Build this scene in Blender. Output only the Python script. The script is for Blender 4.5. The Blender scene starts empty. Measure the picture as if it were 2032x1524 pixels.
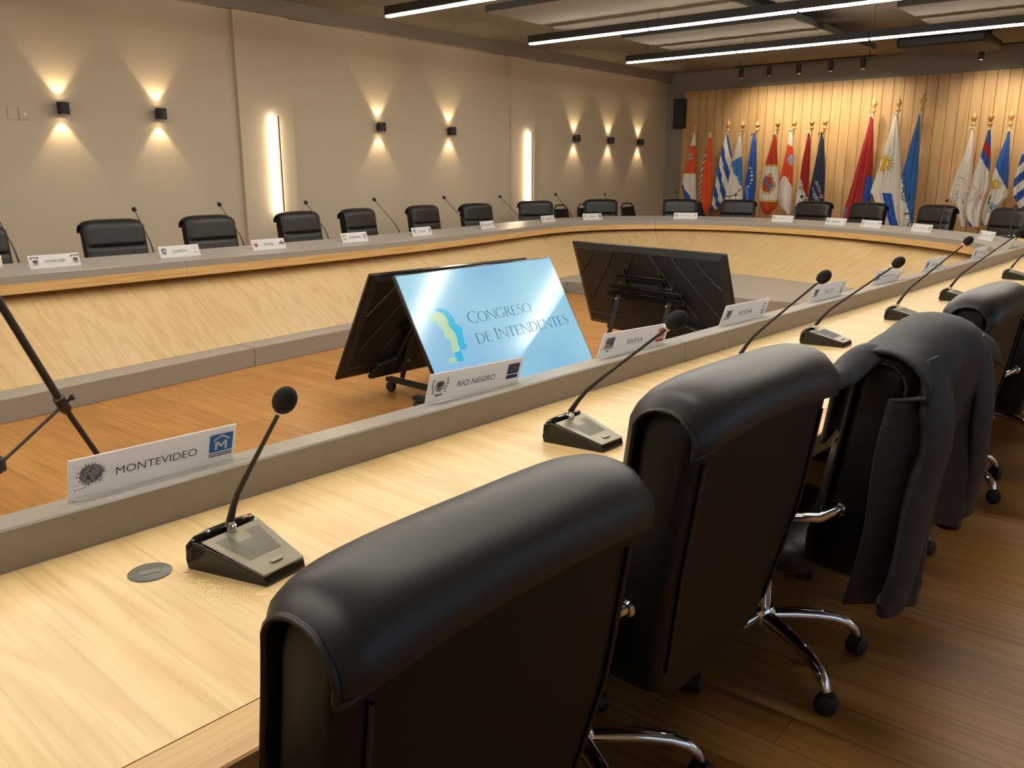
import bpy, math, random
from mathutils import Vector, Matrix, Euler
random.seed(7)
C = bpy.context.scene.collection
R = math.radians
PI = math.pi

# ------------------------------------------------------------------ camera, world, view
EYE = 1.43                      # the eye height of the photographer, metres
cam_data = bpy.data.cameras.new('camera')
cam_data.sensor_width = 36.0
cam_data.lens = 36.0 * 1660.24 / 2032.0
cam_data.clip_start = 0.05
cam_data.clip_end = 200
cam = bpy.data.objects.new('camera', cam_data)
C.objects.link(cam)
_yaw, _pitch, _roll = 0.885724, 0.243145, 0.000466
_f = Vector((math.sin(_yaw)*math.cos(_pitch), math.cos(_yaw)*math.cos(_pitch), -math.sin(_pitch)))
_r = Vector((math.cos(_yaw), -math.sin(_yaw), 0.0))
_d = _f.cross(_r)
_r2 = math.cos(_roll)*_r + math.sin(_roll)*_d
_d2 = -math.sin(_roll)*_r + math.cos(_roll)*_d
cam.matrix_world = Matrix(((_r2.x, -_d2.x, -_f.x, 0), (_r2.y, -_d2.y, -_f.y, 0), (_r2.z, -_d2.z, -_f.z, EYE), (0, 0, 0, 1)))
bpy.context.scene.camera = cam

W = bpy.data.worlds.new('world')
bpy.context.scene.world = W
W.use_nodes = True
_bg = W.node_tree.nodes['Background']
_bg.inputs[0].default_value = (0.50, 0.72, 1.0, 1)
_bg.inputs[1].default_value = 1.1
vs = bpy.context.scene.view_settings
vs.view_transform = 'Standard'
vs.look = 'None'
vs.exposure = 0.0
vs.gamma = 1.0
vs.use_curve_mapping = False
cyc = bpy.context.scene.cycles
cyc.use_denoising = True
cyc.max_bounces = 8
cyc.diffuse_bounces = 4
cyc.glossy_bounces = 4
cyc.transmission_bounces = 6
cyc.transparent_max_bounces = 8
cyc.sample_clamp_indirect = 6.0
cyc.caustics_reflective = False
cyc.caustics_refractive = False

LED_WARM = (1.0, 0.94, 0.82)
LED_POWER = 70.0
SCONCE_W = 11.0
TRACK_W = 58.0
STRIP_POWER = 26.0
SCREEN_POWER = 0.80

# ------------------------------------------------------------------ materials
def srgb(r, g, b):
    f = lambda c: (c/255/12.92 if c/255 <= .04045 else ((c/255+.055)/1.055)**2.4)
    return (f(r), f(g), f(b), 1.0)

def pmat(name, col, rough=.5, metal=0.0, spec=.5, coat=0.0, emit=None, estr=0.0):
    m = bpy.data.materials.new(name); m.use_nodes = True
    b = m.node_tree.nodes['Principled BSDF']
    b.inputs['Base Color'].default_value = col if len(col) == 4 else (*col, 1)
    b.inputs['Roughness'].default_value = rough
    b.inputs['Metallic'].default_value = metal
    b.inputs['Specular IOR Level'].default_value = spec
    b.inputs['Coat Weight'].default_value = coat
    if emit:
        b.inputs['Emission Color'].default_value = (*emit[:3], 1)
        b.inputs['Emission Strength'].default_value = estr
    return m

def nt(m): return m.node_tree.nodes, m.node_tree.links, m.node_tree.nodes['Principled BSDF']

def noise_mat(name, c1, c2, rough, scale, bump=0.0, detail=4, spec=.5, coords='Object', stretch=(1, 1, 1), lo=.35, hi=.65):
    m = pmat(name, c1, rough, spec=spec); N, L, b = nt(m)
    tc = N.new('ShaderNodeTexCoord'); mp = N.new('ShaderNodeMapping'); mp.inputs['Scale'].default_value = stretch
    L.new(tc.outputs[coords], mp.inputs['Vector'])
    n = N.new('ShaderNodeTexNoise'); n.inputs['Scale'].default_value = scale; n.inputs['Detail'].default_value = detail
    L.new(mp.outputs[0], n.inputs['Vector'])
    cr = N.new('ShaderNodeValToRGB'); cr.color_ramp.elements[0].color = c1; cr.color_ramp.elements[1].color = c2
    cr.color_ramp.elements[0].position = lo; cr.color_ramp.elements[1].position = hi
    L.new(n.outputs['Fac'], cr.inputs[0]); L.new(cr.outputs[0], b.inputs['Base Color'])
    if bump:
        bp = N.new('ShaderNodeBump'); bp.inputs['Strength'].default_value = bump; bp.inputs['Distance'].default_value = .01
        L.new(n.outputs['Fac'], bp.inputs['Height']); L.new(bp.outputs[0], b.inputs['Normal'])
    return m

def oak_mat(name, light, mid, dark, rough, along, across, ring=5.0, src='UV', rot=0.0, amount=.8, up=False):
    """wood veneer; grain runs along the texture's first axis"""
    m = pmat(name, mid, rough, spec=.4); N, L, b = nt(m)
    tc = N.new('ShaderNodeTexCoord')
    rt = N.new('ShaderNodeMapping'); rt.inputs['Rotation'].default_value = (0, 0, rot)
    L.new(tc.outputs[src], rt.inputs['Vector'])
    mp = N.new('ShaderNodeMapping'); mp.inputs['Scale'].default_value = (across, across, along) if up else (along, across, across)
    L.new(rt.outputs[0], mp.inputs['Vector'])
    big = N.new('ShaderNodeTexNoise'); big.inputs['Scale'].default_value = 1.0; big.inputs['Detail'].default_value = 2.0
    L.new(mp.outputs[0], big.inputs['Vector'])
    mul = N.new('ShaderNodeMath'); mul.operation = 'MULTIPLY'; mul.inputs[1].default_value = ring
    L.new(big.outputs['Fac'], mul.inputs[0])
    fr = N.new('ShaderNodeMath'); fr.operation = 'PINGPONG'; fr.inputs[1].default_value = .5
    L.new(mul.outputs[0], fr.inputs[0])
    pw = N.new('ShaderNodeMath'); pw.operation = 'POWER'; pw.inputs[1].default_value = 2.0
    d2 = N.new('ShaderNodeMath'); d2.operation = 'MULTIPLY'; d2.inputs[1].default_value = 2.0
    L.new(fr.outputs[0], d2.inputs[0]); L.new(d2.outputs[0], pw.inputs[0])
    mp2 = N.new('ShaderNodeMapping'); mp2.inputs['Scale'].default_value = (across*14, across*14, along*2.5) if up else (along*2.5, across*14, across*14)
    L.new(rt.outputs[0], mp2.inputs['Vector'])
    fine = N.new('ShaderNodeTexNoise'); fine.inputs['Scale'].default_value = 1.0; fine.inputs['Detail'].default_value = 3.0
    L.new(mp2.outputs[0], fine.inputs['Vector'])
    r1 = N.new('ShaderNodeValToRGB'); e = r1.color_ramp.elements
    e[0].color = light; e[0].position = .1; e[1].color = mid; e[1].position = .8
    L.new(pw.outputs[0], r1.inputs[0])
    r2 = N.new('ShaderNodeValToRGB'); e = r2.color_ramp.elements
    e[0].color = (0, 0, 0, 1); e[0].position = .50; e[1].color = (amount,)*3+(1,); e[1].position = .78
    L.new(fine.outputs['Fac'], r2.inputs[0])
    mx = N.new('ShaderNodeMix'); mx.data_type = 'RGBA'
    L.new(r2.outputs[0], mx.inputs[0]); L.new(r1.outputs[0], mx.inputs[6]); mx.inputs[7].default_value = dark
    L.new(mx.outputs[2], b.inputs['Base Color'])
    return m

M = {}
OAK_L, OAK_M, OAK_D = srgb(226, 196, 142), srgb(216, 183, 128), srgb(192, 154, 102)
M['oak_top'] = oak_mat('oak veneer desktop', OAK_L, OAK_M, OAK_D, .36, .9, 6.0, ring=7.0, rot=R(90), amount=.6)
M['oak_edge'] = oak_mat('oak solid edge', srgb(206, 168, 112), srgb(194, 154, 98), srgb(170, 128, 76), .4, .8, 14.0, ring=5.0)
M['oak_panel'] = oak_mat('oak veneer front panel', srgb(192, 164, 119), srgb(184, 154, 108), srgb(164, 132, 88), .45, 1.0, 6.0, ring=6.0, rot=R(90), amount=.5)
M['laminate'] = noise_mat('warm grey laminate', srgb(142, 136, 128), srgb(146, 140, 132), .36, 60, spec=.5)
M['seam'] = pmat('dark joint shadow gap', srgb(70, 55, 38), .8)

def plank_mat(name, c1, c2, gap, length, width, rough, rotz, grain):
    m = pmat(name, c1, rough, spec=.35); N, L, b = nt(m)
    tc = N.new('ShaderNodeTexCoord'); mp = N.new('ShaderNodeMapping'); mp.inputs['Rotation'].default_value = (0, 0, rotz)
    L.new(tc.outputs['Object'], mp.inputs['Vector'])
    br = N.new('ShaderNodeTexBrick'); br.offset = .37; br.inputs['Scale'].default_value = 1.0
    br.inputs['Brick Width'].default_value = length; br.inputs['Row Height'].default_value = width
    br.inputs['Mortar Size'].default_value = .0012; br.inputs['Bias'].default_value = 0
    br.inputs['Color1'].default_value = c1; br.inputs['Color2'].default_value = c2; br.inputs['Mortar'].default_value = gap
    L.new(mp.outputs[0], br.inputs['Vector'])
    m2 = N.new('ShaderNodeMapping'); m2.inputs['Scale'].default_value = (2.2, 45, 1)
    L.new(mp.outputs[0], m2.inputs['Vector'])
    n = N.new('ShaderNodeTexNoise'); n.inputs['Scale'].default_value = 1.0; n.inputs['Detail'].default_value = 4
    L.new(m2.outputs[0], n.inputs['Vector'])
    mx = N.new('ShaderNodeMix'); mx.data_type = 'RGBA'; mx.blend_type = 'MULTIPLY'
    cr = N.new('ShaderNodeValToRGB'); cr.color_ramp.elements[0].color = (grain, grain*.93, grain*.85, 1); cr.color_ramp.elements[1].color = (1, 1, 1, 1)
    cr.color_ramp.elements[0].position = .3; cr.color_ramp.elements[1].position = .6
    L.new(n.outputs['Fac'], cr.inputs[0])
    mx.inputs[0].default_value = 1.0
    L.new(br.outputs['Color'], mx.inputs[6]); L.new(cr.outputs[0], mx.inputs[7]); L.new(mx.outputs[2], b.inputs['Base Color'])
    return m
M['floor'] = plank_mat('bamboo plank floor', srgb(180, 130, 70), srgb(166, 115, 57), srgb(96, 60, 28), 1.8, .135, .34, R(90), .72)

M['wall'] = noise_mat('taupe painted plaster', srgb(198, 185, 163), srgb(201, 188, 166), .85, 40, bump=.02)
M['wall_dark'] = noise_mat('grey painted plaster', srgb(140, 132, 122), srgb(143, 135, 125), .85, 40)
M['ceiling'] = noise_mat('dark grey ceiling paint', srgb(128, 122, 113), srgb(132, 126, 117), .9, 10)
M['acoustic'] = noise_mat('beige acoustic felt', srgb(118, 109, 97), srgb(123, 114, 102), .95, 30)
M['acoustic_edge'] = pmat('dark acoustic panel edge', srgb(58, 56, 52), .9)
M['wallwood'] = oak_mat('stained oak wall boards', srgb(200, 164, 116), srgb(190, 153, 104), srgb(174, 136, 90), .5, .5, 7.0, ring=3.0, src='Object', rot=0, up=True)
M['leather'] = noise_mat('black leather', srgb(24, 23, 22), srgb(28, 27, 26), .44, 420, bump=.03, spec=.5)
M['leather_back'] = noise_mat('black leather side panel', srgb(17, 15, 14), srgb(20, 18, 17), .5, 420, bump=.04, spec=.25)
M['black'] = pmat('black plastic', srgb(28, 27, 26), .45)
M['black_matte'] = pmat('matte black steel', srgb(34, 33, 32), .6)
M['black_gloss'] = pmat('gloss black plastic', srgb(22, 20, 20), .15)
M['rubber'] = pmat('black caster nylon', srgb(40, 39, 38), .6)
M['chrome'] = pmat('polished chrome', (.82, .83, .85), .07, metal=1.0)
M['steel'] = pmat('brushed steel', (.55, .55, .54), .3, metal=1.0)
M['foam'] = noise_mat('black foam windscreen', srgb(20, 20, 20), srgb(28, 28, 27), .95, 400, bump=.3)
M['mic_silver'] = pmat('silver grey plastic', srgb(142, 134, 116), .35, metal=.25)
M['mic_grille'] = pmat('dark speaker grille', srgb(74, 70, 60), .6)
M['card'] = pmat('white paper card', srgb(240, 239, 240), .45)
def _translucent_card():
    N, L, b = nt(M['card']); out = N['Material Output']
    tl = N.new('ShaderNodeBsdfTranslucent'); tl.inputs['Color'].default_value = srgb(240, 239, 240)
    mx = N.new('ShaderNodeMixShader'); mx.inputs[0].default_value = .50
    L.new(b.outputs[0], mx.inputs[1]); L.new(tl.outputs[0], mx.inputs[2]); L.new(mx.outputs[0], out.inputs['Surface'])
_translucent_card()
M['acrylic'] = pmat('clear acrylic', srgb(236, 235, 226), .10, spec=.6)
M['acrylic'].node_tree.nodes['Principled BSDF'].inputs['Alpha'].default_value = .22
M['ink'] = pmat('dark grey print', srgb(82, 80, 82), .6)
M['ink_faint'] = pmat('pale grey print', srgb(168, 164, 158), .6)
M['white'] = pmat('white paint', srgb(232, 230, 224), .4)
M['rope'] = pmat('white cord', srgb(235, 228, 214), .8)
M['brass'] = pmat('varnished turned wood', srgb(196, 156, 96), .35)
M['jacket'] = noise_mat('dark navy nylon', srgb(33, 34, 39), srgb(40, 41, 46), .65, 30, bump=.15)
M['jacket_trim'] = pmat('charcoal jacket hem', srgb(44, 42, 42), .75)
M['ridge'] = pmat('satin black ridge', srgb(58, 55, 52), .4)
M['brown_wood'] = pmat('reddish brown wood', srgb(96, 48, 34), .3)
M['red_led'] = pmat('red indicator light', srgb(255, 60, 50), .4, emit=(1, .08, .05), estr=3.0)
M['led'] = pmat('LED diffuser', (1, 1, 1), .4, emit=LED_WARM, estr=LED_POWER)
M['strip'] = pmat('warm LED tape', (1, 1, 1), .4, emit=(1.0, .80, .52), estr=STRIP_POWER)
M['bulb'] = pmat('warm lamp lens', (1, 1, 1), .4, emit=(1.0, .72, .38), estr=25.0)
M['glass'] = pmat('window glass', (1, 1, 1), .02, spec=.5)
M['glass'].node_tree.nodes['Principled BSDF'].inputs['Alpha'].default_value = .07
def ink(r, g, b):
    k = 'ink_%d_%d_%d' % (r, g, b)
    if k not in M: M[k] = pmat('print %d %d %d' % (r, g, b), srgb(r, g, b), .6)
    return M[k]
def glow(name, r, g, b, k=1.0):
    if name not in M:
        c = srgb(r, g, b); M[name] = pmat(name, (.02, .02, .02), .18, spec=.5, emit=c, estr=k*SCREEN_POWER)
    return M[name]

# cloth that carries its printed pattern in a colour attribute
def cloth_mat():
    m = pmat('satin flag cloth', (1, 1, 1), .55, spec=.3); N, L, b = nt(m)
    a = N.new('ShaderNodeAttribute'); a.attribute_name = 'print'
    L.new(a.outputs['Color'], b.inputs['Base Color'])
    b.inputs['Sheen Weight'].default_value = .2
    return m
M['cloth'] = cloth_mat()

# ------------------------------------------------------------------ mesh building
class MB:
    def __init__(s): s.v = []; s.f = []; s.mi = []; s.uv = {}; s.col = {}
    def add(s, verts, faces, mi=0, uvs=None):
        o = len(s.v); s.v += [tuple(p) for p in verts]
        for k, f in enumerate(faces):
            if uvs: s.uv[len(s.f)] = [uvs[i] for i in f]
            s.f.append([i+o for i in f]); s.mi.append(mi)
    def box(s, c, d, mi=0, mat=None):
        x, y, z = d[0]/2, d[1]/2, d[2]/2
        P = [Vector((sx*x, sy*y, sz*z)) for sz in (-1, 1) for sy in (-1, 1) for sx in (-1, 1)]
        if mat: P = [mat @ p for p in P]
        P = [p + Vector(c) for p in P]
        s.add(P, [(0, 2, 3, 1), (4, 5, 7, 6), (0, 1, 5, 4), (2, 6, 7, 3), (0, 4, 6, 2), (1, 3, 7, 5)], mi)
    def tube(s, pts, r, n=10, mi=0, flat=1.0, up=None, caps=True):
        pts = [Vector(p) for p in pts]; m = len(pts)
        rs = r if isinstance(r, (list, tuple)) else [r]*m
        V = []; prev = None
        for i, p in enumerate(pts):
            t = (pts[min(i+1, m-1)] - pts[max(i-1, 0)]).normalized()
            if prev is None:
                a = Vector(up) if up else (Vector((0, 0, 1)) if abs(t.z) < .9 else Vector((1, 0, 0)))
                u = (a - t*a.dot(t)).normalized()
            else: u = (prev - t*prev.dot(t)).normalized()
            prev = u; w = t.cross(u)
            for k in range(n):
                a = 2*PI*k/n; V.append(p + u*math.cos(a)*rs[i]*flat + w*math.sin(a)*rs[i])
        F = [(i*n+k, i*n+(k+1) % n, (i+1)*n+(k+1) % n, (i+1)*n+k) for i in range(m-1) for k in range(n)]
        if caps: F += [tuple(range(n))[::-1], tuple(range((m-1)*n, m*n))]
        s.add(V, F, mi)
    def lathe(s, prof, n=20, mi=0, mat=None, cap=True):
        V = []
        for r, z in prof:
            for k in range(n): a = 2*PI*k/n; V.append(Vector((r*math.cos(a), r*math.sin(a), z)))
        if mat: V = [mat @ p for p in V]
        m = len(prof)
        F = [(i*n+k, i*n+(k+1) % n, (i+1)*n+(k+1) % n, (i+1)*n+k) for i in range(m-1) for k in range(n)]
        if cap: F += [tuple(range(n))[::-1], tuple(range((m-1)*n, m*n))]
        s.add(V, F, mi)
    def prism(s, poly, h0, h1, mat=None, mi=0):
        n = len(poly)
        V = [Vector((x, y, h0)) for x, y in poly] + [Vector((x, y, h1)) for x, y in poly]
        if mat: V = [mat @ p for p in V]
        F = [tuple(range(n))[::-1], tuple(range(n, 2*n))] + [(i, (i+1) % n, n+(i+1) % n, n+i) for i in range(n)]
        s.add(V, F, mi)
    def grid(s, fn, nu, nv, mi=0, closed_u=False, uv=False):
        V = [fn(i/(nu if closed_u else nu-1), j/(nv-1)) for j in range(nv) for i in range(nu)]
        F = []
        for j in range(nv-1):
            for i in range(nu if closed_u else nu-1):
                a = j*nu+i; b = j*nu+(i+1) % nu; F.append((a, b, b+nu, a+nu))
        s.add(V, F, mi)
    def ellipsoid(s, c, r, mi=0, nu=20, nv=12, mat=None):
        V = []
        for j in range(nv+1):
            t = PI*j/nv
            for i in range(nu):
                a = 2*PI*i/nu; p = Vector((r[0]*math.sin(t)*math.cos(a), r[1]*math.sin(t)*math.sin(a), -r[2]*math.cos(t)))
                V.append((mat @ p if mat else p) + Vector(c))
        s.add(V, [(j*nu+i, j*nu+(i+1) % nu, (j+1)*nu+(i+1) % nu, (j+1)*nu+i) for j in range(nv) for i in range(nu)], mi)
    def build(s, name, mats, parent=None, bevel=0.0, smooth=40, seg=2):
        me = bpy.data.meshes.new(name); me.from_pydata(s.v, [], s.f)
        mats = mats if isinstance(mats, (list, tuple)) else [mats]
        for m in mats: me.materials.append(M[m] if isinstance(m, str) else m)
        for p, k in zip(me.polygons, s.mi): p.material_index = k
        if s.uv:
            ul = me.uv_layers.new(name='UVMap')
            for p in me.polygons:
                if p.index in s.uv:
                    for li, uvw in zip(p.loop_indices, s.uv[p.index]): ul.data[li].uv = uvw
        if s.col:
            ca = me.color_attributes.new('print', 'FLOAT_COLOR', 'CORNER')
            for p in me.polygons:
                c = s.col.get(p.index, (1, 1, 1, 1))
                for li in p.loop_indices: ca.data[li].color = c
        me.validate(); me.update()
        if smooth:
            me.polygons.foreach_set('use_smooth', [True]*len(me.polygons)); me.set_sharp_from_angle(angle=R(smooth))
        o = bpy.data.objects.new(name, me); C.objects.link(o)
        if parent is not None: o.parent = parent
        if bevel:
            b = o.modifiers.new('bevel', 'BEVEL'); b.width = bevel; b.segments = seg; b.limit_method = 'ANGLE'; b.angle_limit = R(35)
        return o

def tag(o, label, cat, group=None):
    o['label'] = label; o['category'] = cat
    if group: o['group'] = group
    return o
def thing(name, label, cat, loc=(0, 0, 0), rotz=0.0, group=None):
    o = bpy.data.objects.new(name, None); C.objects.link(o); o.empty_display_size = .1
    o.location = loc; o.rotation_euler = (0, 0, rotz)
    return tag(o, label, cat, group)
def struct(o): o['kind'] = 'structure'; return o
def dup(root, loc, rotz, label, group=None):
    r = root.copy(); C.objects.link(r); r.location = loc; r.rotation_euler = (0, 0, rotz); r['label'] = label
    if group: r['group'] = group
    for ch in list(root.children):
        c = ch.copy(); C.objects.link(c); c.parent = r
        for g in list(ch.children):
            d = g.copy(); C.objects.link(d); d.parent = c
    return r

_text_cache = {}
def text_geo(s):
    """flat letter outlines, cap height 1, centred on x, base line on 0"""
    if s in _text_cache: return _text_cache[s]
    cu = bpy.data.curves.new('lettering', 'FONT'); cu.body = s; cu.align_x = 'CENTER'; cu.resolution_u = 4
    o = bpy.data.objects.new('lettering', cu); C.objects.link(o)
    dg = bpy.context.evaluated_depsgraph_get(); me = bpy.data.meshes.new_from_object(o.evaluated_get(dg))
    V = [v.co.copy() for v in me.vertices]; F = [tuple(p.vertices) for p in me.polygons]
    bpy.data.objects.remove(o); bpy.data.curves.remove(cu); bpy.data.meshes.remove(me)
    k = .70
    V = [Vector((v.x/k, v.y/k, 0)) for v in V]
    xs = [v.x for v in V]; cx = (min(xs)+max(xs))/2; w = max(xs)-min(xs)
    V = [Vector((v.x-cx, v.y, 0)) for v in V]
    _text_cache[s] = (V, F, w); return _text_cache[s]

# ------------------------------------------------------------------ the table's inner ledge line
CP = [(-3.6,1.975),(-1.5,1.882),(1,1.772),(3.5,1.662),(6,1.552),(8.0,1.464),(8.8,1.46),(9.5,1.68),(10.25,2.2),(11.05,3.12),(11.7,4.3),(11.95,5.45),(11.72,6.4),(11.1,6.98),(10.2,7.24),(9.0,7.10),(7.7,6.82),(6.4,6.59),(4.9,6.44),(3.5,6.36),(2.2,6.30),(0.5,6.21),(-2.5,6.05)]
def catmull(P, n=24):
    P = [Vector(p) for p in P]; P = [2*P[0]-P[1]] + P + [2*P[-1]-P[-2]]; out = []
    for i in range(1, len(P)-2):
        p0, p1, p2, p3 = P[i-1:i+3]
        t0 = 0; t1 = t0+(p1-p0).length**.5; t2 = t1+(p2-p1).length**.5; t3 = t2+(p3-p2).length**.5
        for k in range(n):
            t = t1+(t2-t1)*k/n
            A1 = (t1-t)/(t1-t0)*p0+(t-t0)/(t1-t0)*p1; A2 = (t2-t)/(t2-t1)*p1+(t-t1)/(t2-t1)*p2; A3 = (t3-t)/(t3-t2)*p2+(t-t2)/(t3-t2)*p3
            B1 = (t2-t)/(t2-t0)*A1+(t-t0)/(t2-t0)*A2; B2 = (t3-t)/(t3-t1)*A2+(t-t1)/(t3-t1)*A3
            out.append((t2-t)/(t2-t1)*B1+(t-t1)/(t2-t1)*B2)
    return out + [P[-2]]
RUN = catmull(CP); ARC = [0.0]
for a, b in zip(RUN, RUN[1:]): ARC.append(ARC[-1]+(b-a).length)
LEN = ARC[-1]
import bisect
def run_pt(s):
    s = max(0.0, min(LEN, s)); i = min(max(bisect.bisect_right(ARC, s)-1, 0), len(ARC)-2)
    return RUN[i].lerp(RUN[i+1], (s-ARC[i])/(ARC[i+1]-ARC[i]))
def run(s):
    p = run_pt(s); d = (run_pt(s+.05)-run_pt(s-.05)).normalized()
    return p, d, Vector((d.y, -d.x))          # point, direction, outward (seat side) normal
def off(s, o):
    p, d, n = run(s); return p + n*o
def interp(x, T):
    for (a, u), (b, w) in zip(T, T[1:]):
        if x <= b: return u if x <= a else u+(w-u)*(x-a)/(b-a)
    return T[-1][1]
LEDGE_IN, LEDGE_OUT, LEDGE_W, DESK_Z, DESK_O = .768, .830, .245, .750, .99
def inset(s): return interp(s, [(0,.62),(12,.62),(14.8,.70),(15.7,.96),(16.9,1.1),(18.5,1.0),(20,.8),(23,.6),(26.6,.577),(27.35,.588),(29,.68),(33,.78)])
def ledge_z(o): return LEDGE_IN + (LEDGE_OUT-LEDGE_IN)*o/LEDGE_W

# ================================================================== ROOM
WY, EX, RY, BX, CZ = 9.0, 16.07, -3.6, -4.0, 3.46
def slab(name, x0, x1, y0, y1, z0, z1, mat):
    b = MB(); b.box(((x0+x1)/2, (y0+y1)/2, (z0+z1)/2), (x1-x0, y1-y0, z1-z0))
    return struct(b.build(name, mat, smooth=0))
slab('floor', BX-.2, EX+.2, RY-.2, WY+.2, -.12, 0, 'floor')
slab('ceiling', BX-.2, EX+.2, RY-.2, WY+.2, CZ, CZ+.12, 'ceiling')
slab('wall_left', BX-.2, EX+.2, WY, WY+.2, 0, CZ, 'wall')
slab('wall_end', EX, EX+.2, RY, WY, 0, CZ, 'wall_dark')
slab('wall_back', BX-.2, BX, RY, WY, 0, CZ, 'wall')
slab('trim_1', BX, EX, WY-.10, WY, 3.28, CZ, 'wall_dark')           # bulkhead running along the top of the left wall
# right wall with two real window openings (behind and beside the camera)
wins = [(-1.0, 3.4), (4.4, 9.2)]
WZ0, WZ1 = .80, 2.60
rw = MB()
xs = [BX-.2] + [v for w in wins for v in w] + [EX+.2]
for k in range(0, len(xs), 2): rw.box(((xs[k]+xs[k+1])/2, RY-.1, CZ/2), (xs[k+1]-xs[k], .2, CZ))
for a, b_ in wins:
    rw.box(((a+b_)/2, RY-.1, WZ0/2), (b_-a, .2, WZ0)); rw.box(((a+b_)/2, RY-.1, (WZ1+CZ)/2), (b_-a, .2, CZ-WZ1))
struct(rw.build('wall_right', 'wall', smooth=0))
for k, (a, b_) in enumerate(wins):
    wf = MB()
    for x in (a+.03, (a+b_)/2, b_-.03): wf.box((x, RY-.1, (WZ0+WZ1)/2), (.06, .08, WZ1-WZ0))
    for z in (WZ0+.03, WZ1-.03): wf.box(((a+b_)/2, RY-.1, z), (b_-a-.06, .07, .06))
    wo = struct(wf.build('window_%d' % (k+1), 'black_matte', smooth=0))
    for x0, x1 in ((a+.06, (a+b_)/2-.03), ((a+b_)/2+.03, b_-.06)):
        gp = MB(); gp.box(((x0+x1)/2, RY-.1, (WZ0+WZ1)/2), (x1-x0, .008, WZ1-WZ0-.12)); gp.build('pane', 'glass', wo, smooth=0)
    al = bpy.data.lights.new('daylight', 'AREA'); al.shape = 'RECTANGLE'; al.size = b_-a; al.size_y = WZ1-WZ0
    al.cycles.is_portal = True
    ao = bpy.data.objects.new('daylight', al); C.objects.link(ao); ao.location = ((a+b_)/2, RY-.25, (WZ0+WZ1)/2); ao.rotation_euler = (R(-90), 0, 0)
# pilasters on the left wall
for k, (x0, x1) in enumerate(((5.92, 6.68), (10.93, 11.55))):
    slab('trim_%d' % (k+2), x0, x1, WY-.055, WY, 0, 3.28, 'wall')
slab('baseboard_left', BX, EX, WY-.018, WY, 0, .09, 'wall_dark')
# boarded end wall: vertical boards with shadow gaps
wb = MB(); y = 8.585; zt = 3.09
while y > RY+.2:
    wb.box((EX-.03, y-.085, zt/2), (.05, .168, zt)); y -= .1755
wb.box((EX-.008, (8.585+RY)/2, zt/2-.01), (.012, 8.585-RY, zt-.02), 1)
struct(wb.build('trim_4', ['wallwood', 'seam'], smooth=0))

# ================================================================== CONFERENCE TABLE
CUTS = [(.7,0),(3.78,0),(6.42,-.2),(9.06,0),(11.7,0),(13.4,0),(15.25,0),(17.4,0),(19.05,0),(21.4,0),(24.35,0),(27.27,0),(30.0,0),(LEN-.02,0)]
TABLE_LABELS = [
 'near desk section at the lower left corner of the photo, behind the nearest grommet',
 'near desk section carrying the MONTEVIDEO, RIO NEGRO and RIVERA nameplates',
 'near desk section carrying the ROCHA and SALTO nameplates',
 'near desk section beyond the jacket chair, carrying the curling nameplate',
 'end of the near desk at the right edge, turning into the head table',
 'head table section at right, below the blue flag with sun and anchor',
 'head table section carrying the PRESIDENTE nameplate, before the tall flags',
 'head table section before the leftmost orange and striped flags',
 'curved corner desk section carrying the CANELONES and ARTIGAS nameplates',
 'far desk section carrying the COLONIA and CERRO LARGO nameplates',
 'far desk section carrying the FLORES and DURAZNO nameplates',
 'far desk section carrying the LAVALLEJA nameplate',
 'far desk section beyond the left edge of the photo, only its end in view']
GAP = .0035
def sweep(b, poly, sa, ka, sb, kb, n, mi=0, cap=True, uvscale=1.0):
    """sweep a closed (offset, z) outline between two cuts; outline offsets may be functions of s"""
    m = len(poly); V = []; UV = []
    per = [0.0]
    q = [(o(sa) if callable(o) else o, z) for o, z in poly]
    for i in range(m): per.append(per[-1]+math.hypot(q[(i+1) % m][0]-q[i][0], q[(i+1) % m][1]-q[i][1]))
    for j in range(n+1):
        t = j/n
        for i, (o, z) in enumerate(poly):
            s0 = sa+(sb-sa)*t; oo = o(s0) if callable(o) else o
            s = (sa+ka*(oo-LEDGE_W))*(1-t)+(sb+kb*(oo-LEDGE_W))*t
            p = off(s, oo); V.append((p.x, p.y, z)); UV.append((s, oo if abs(z-poly[i-1][1]) < 1e-6 or True else z))
    F = []; U = {}
    base = len(b.v)
    b.v += V
    for j in range(n):
        for i in range(m):
            i2 = (i+1) % m
            f = (j*m+i, j*m+i2, (j+1)*m+i2, (j+1)*m+i)
            sj, sj1 = UV[j*m+i][0], UV[(j+1)*m+i][0]
            b.uv[len(b.f)] = [(UV[f[0]][0], per[i]), (UV[f[1]][0], per[i+1]), (UV[f[2]][0], per[i+1]), (UV[f[3]][0], per[i])]
            b.f.append([base+k for k in f]); b.mi.append(mi)
    if cap:
        for f in (tuple(range(m)), tuple(range(n*m, n*m+m))[::-1]):
            b.uv[len(b.f)] = [(poly[k % m][0](sa) if callable(poly[k % m][0]) else poly[k % m][0], poly[k % m][1]) for k in f]
            b.f.append([base+k for k in f]); b.mi.append(mi)
def x_of(s, o): return off(s, o).x
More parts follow.
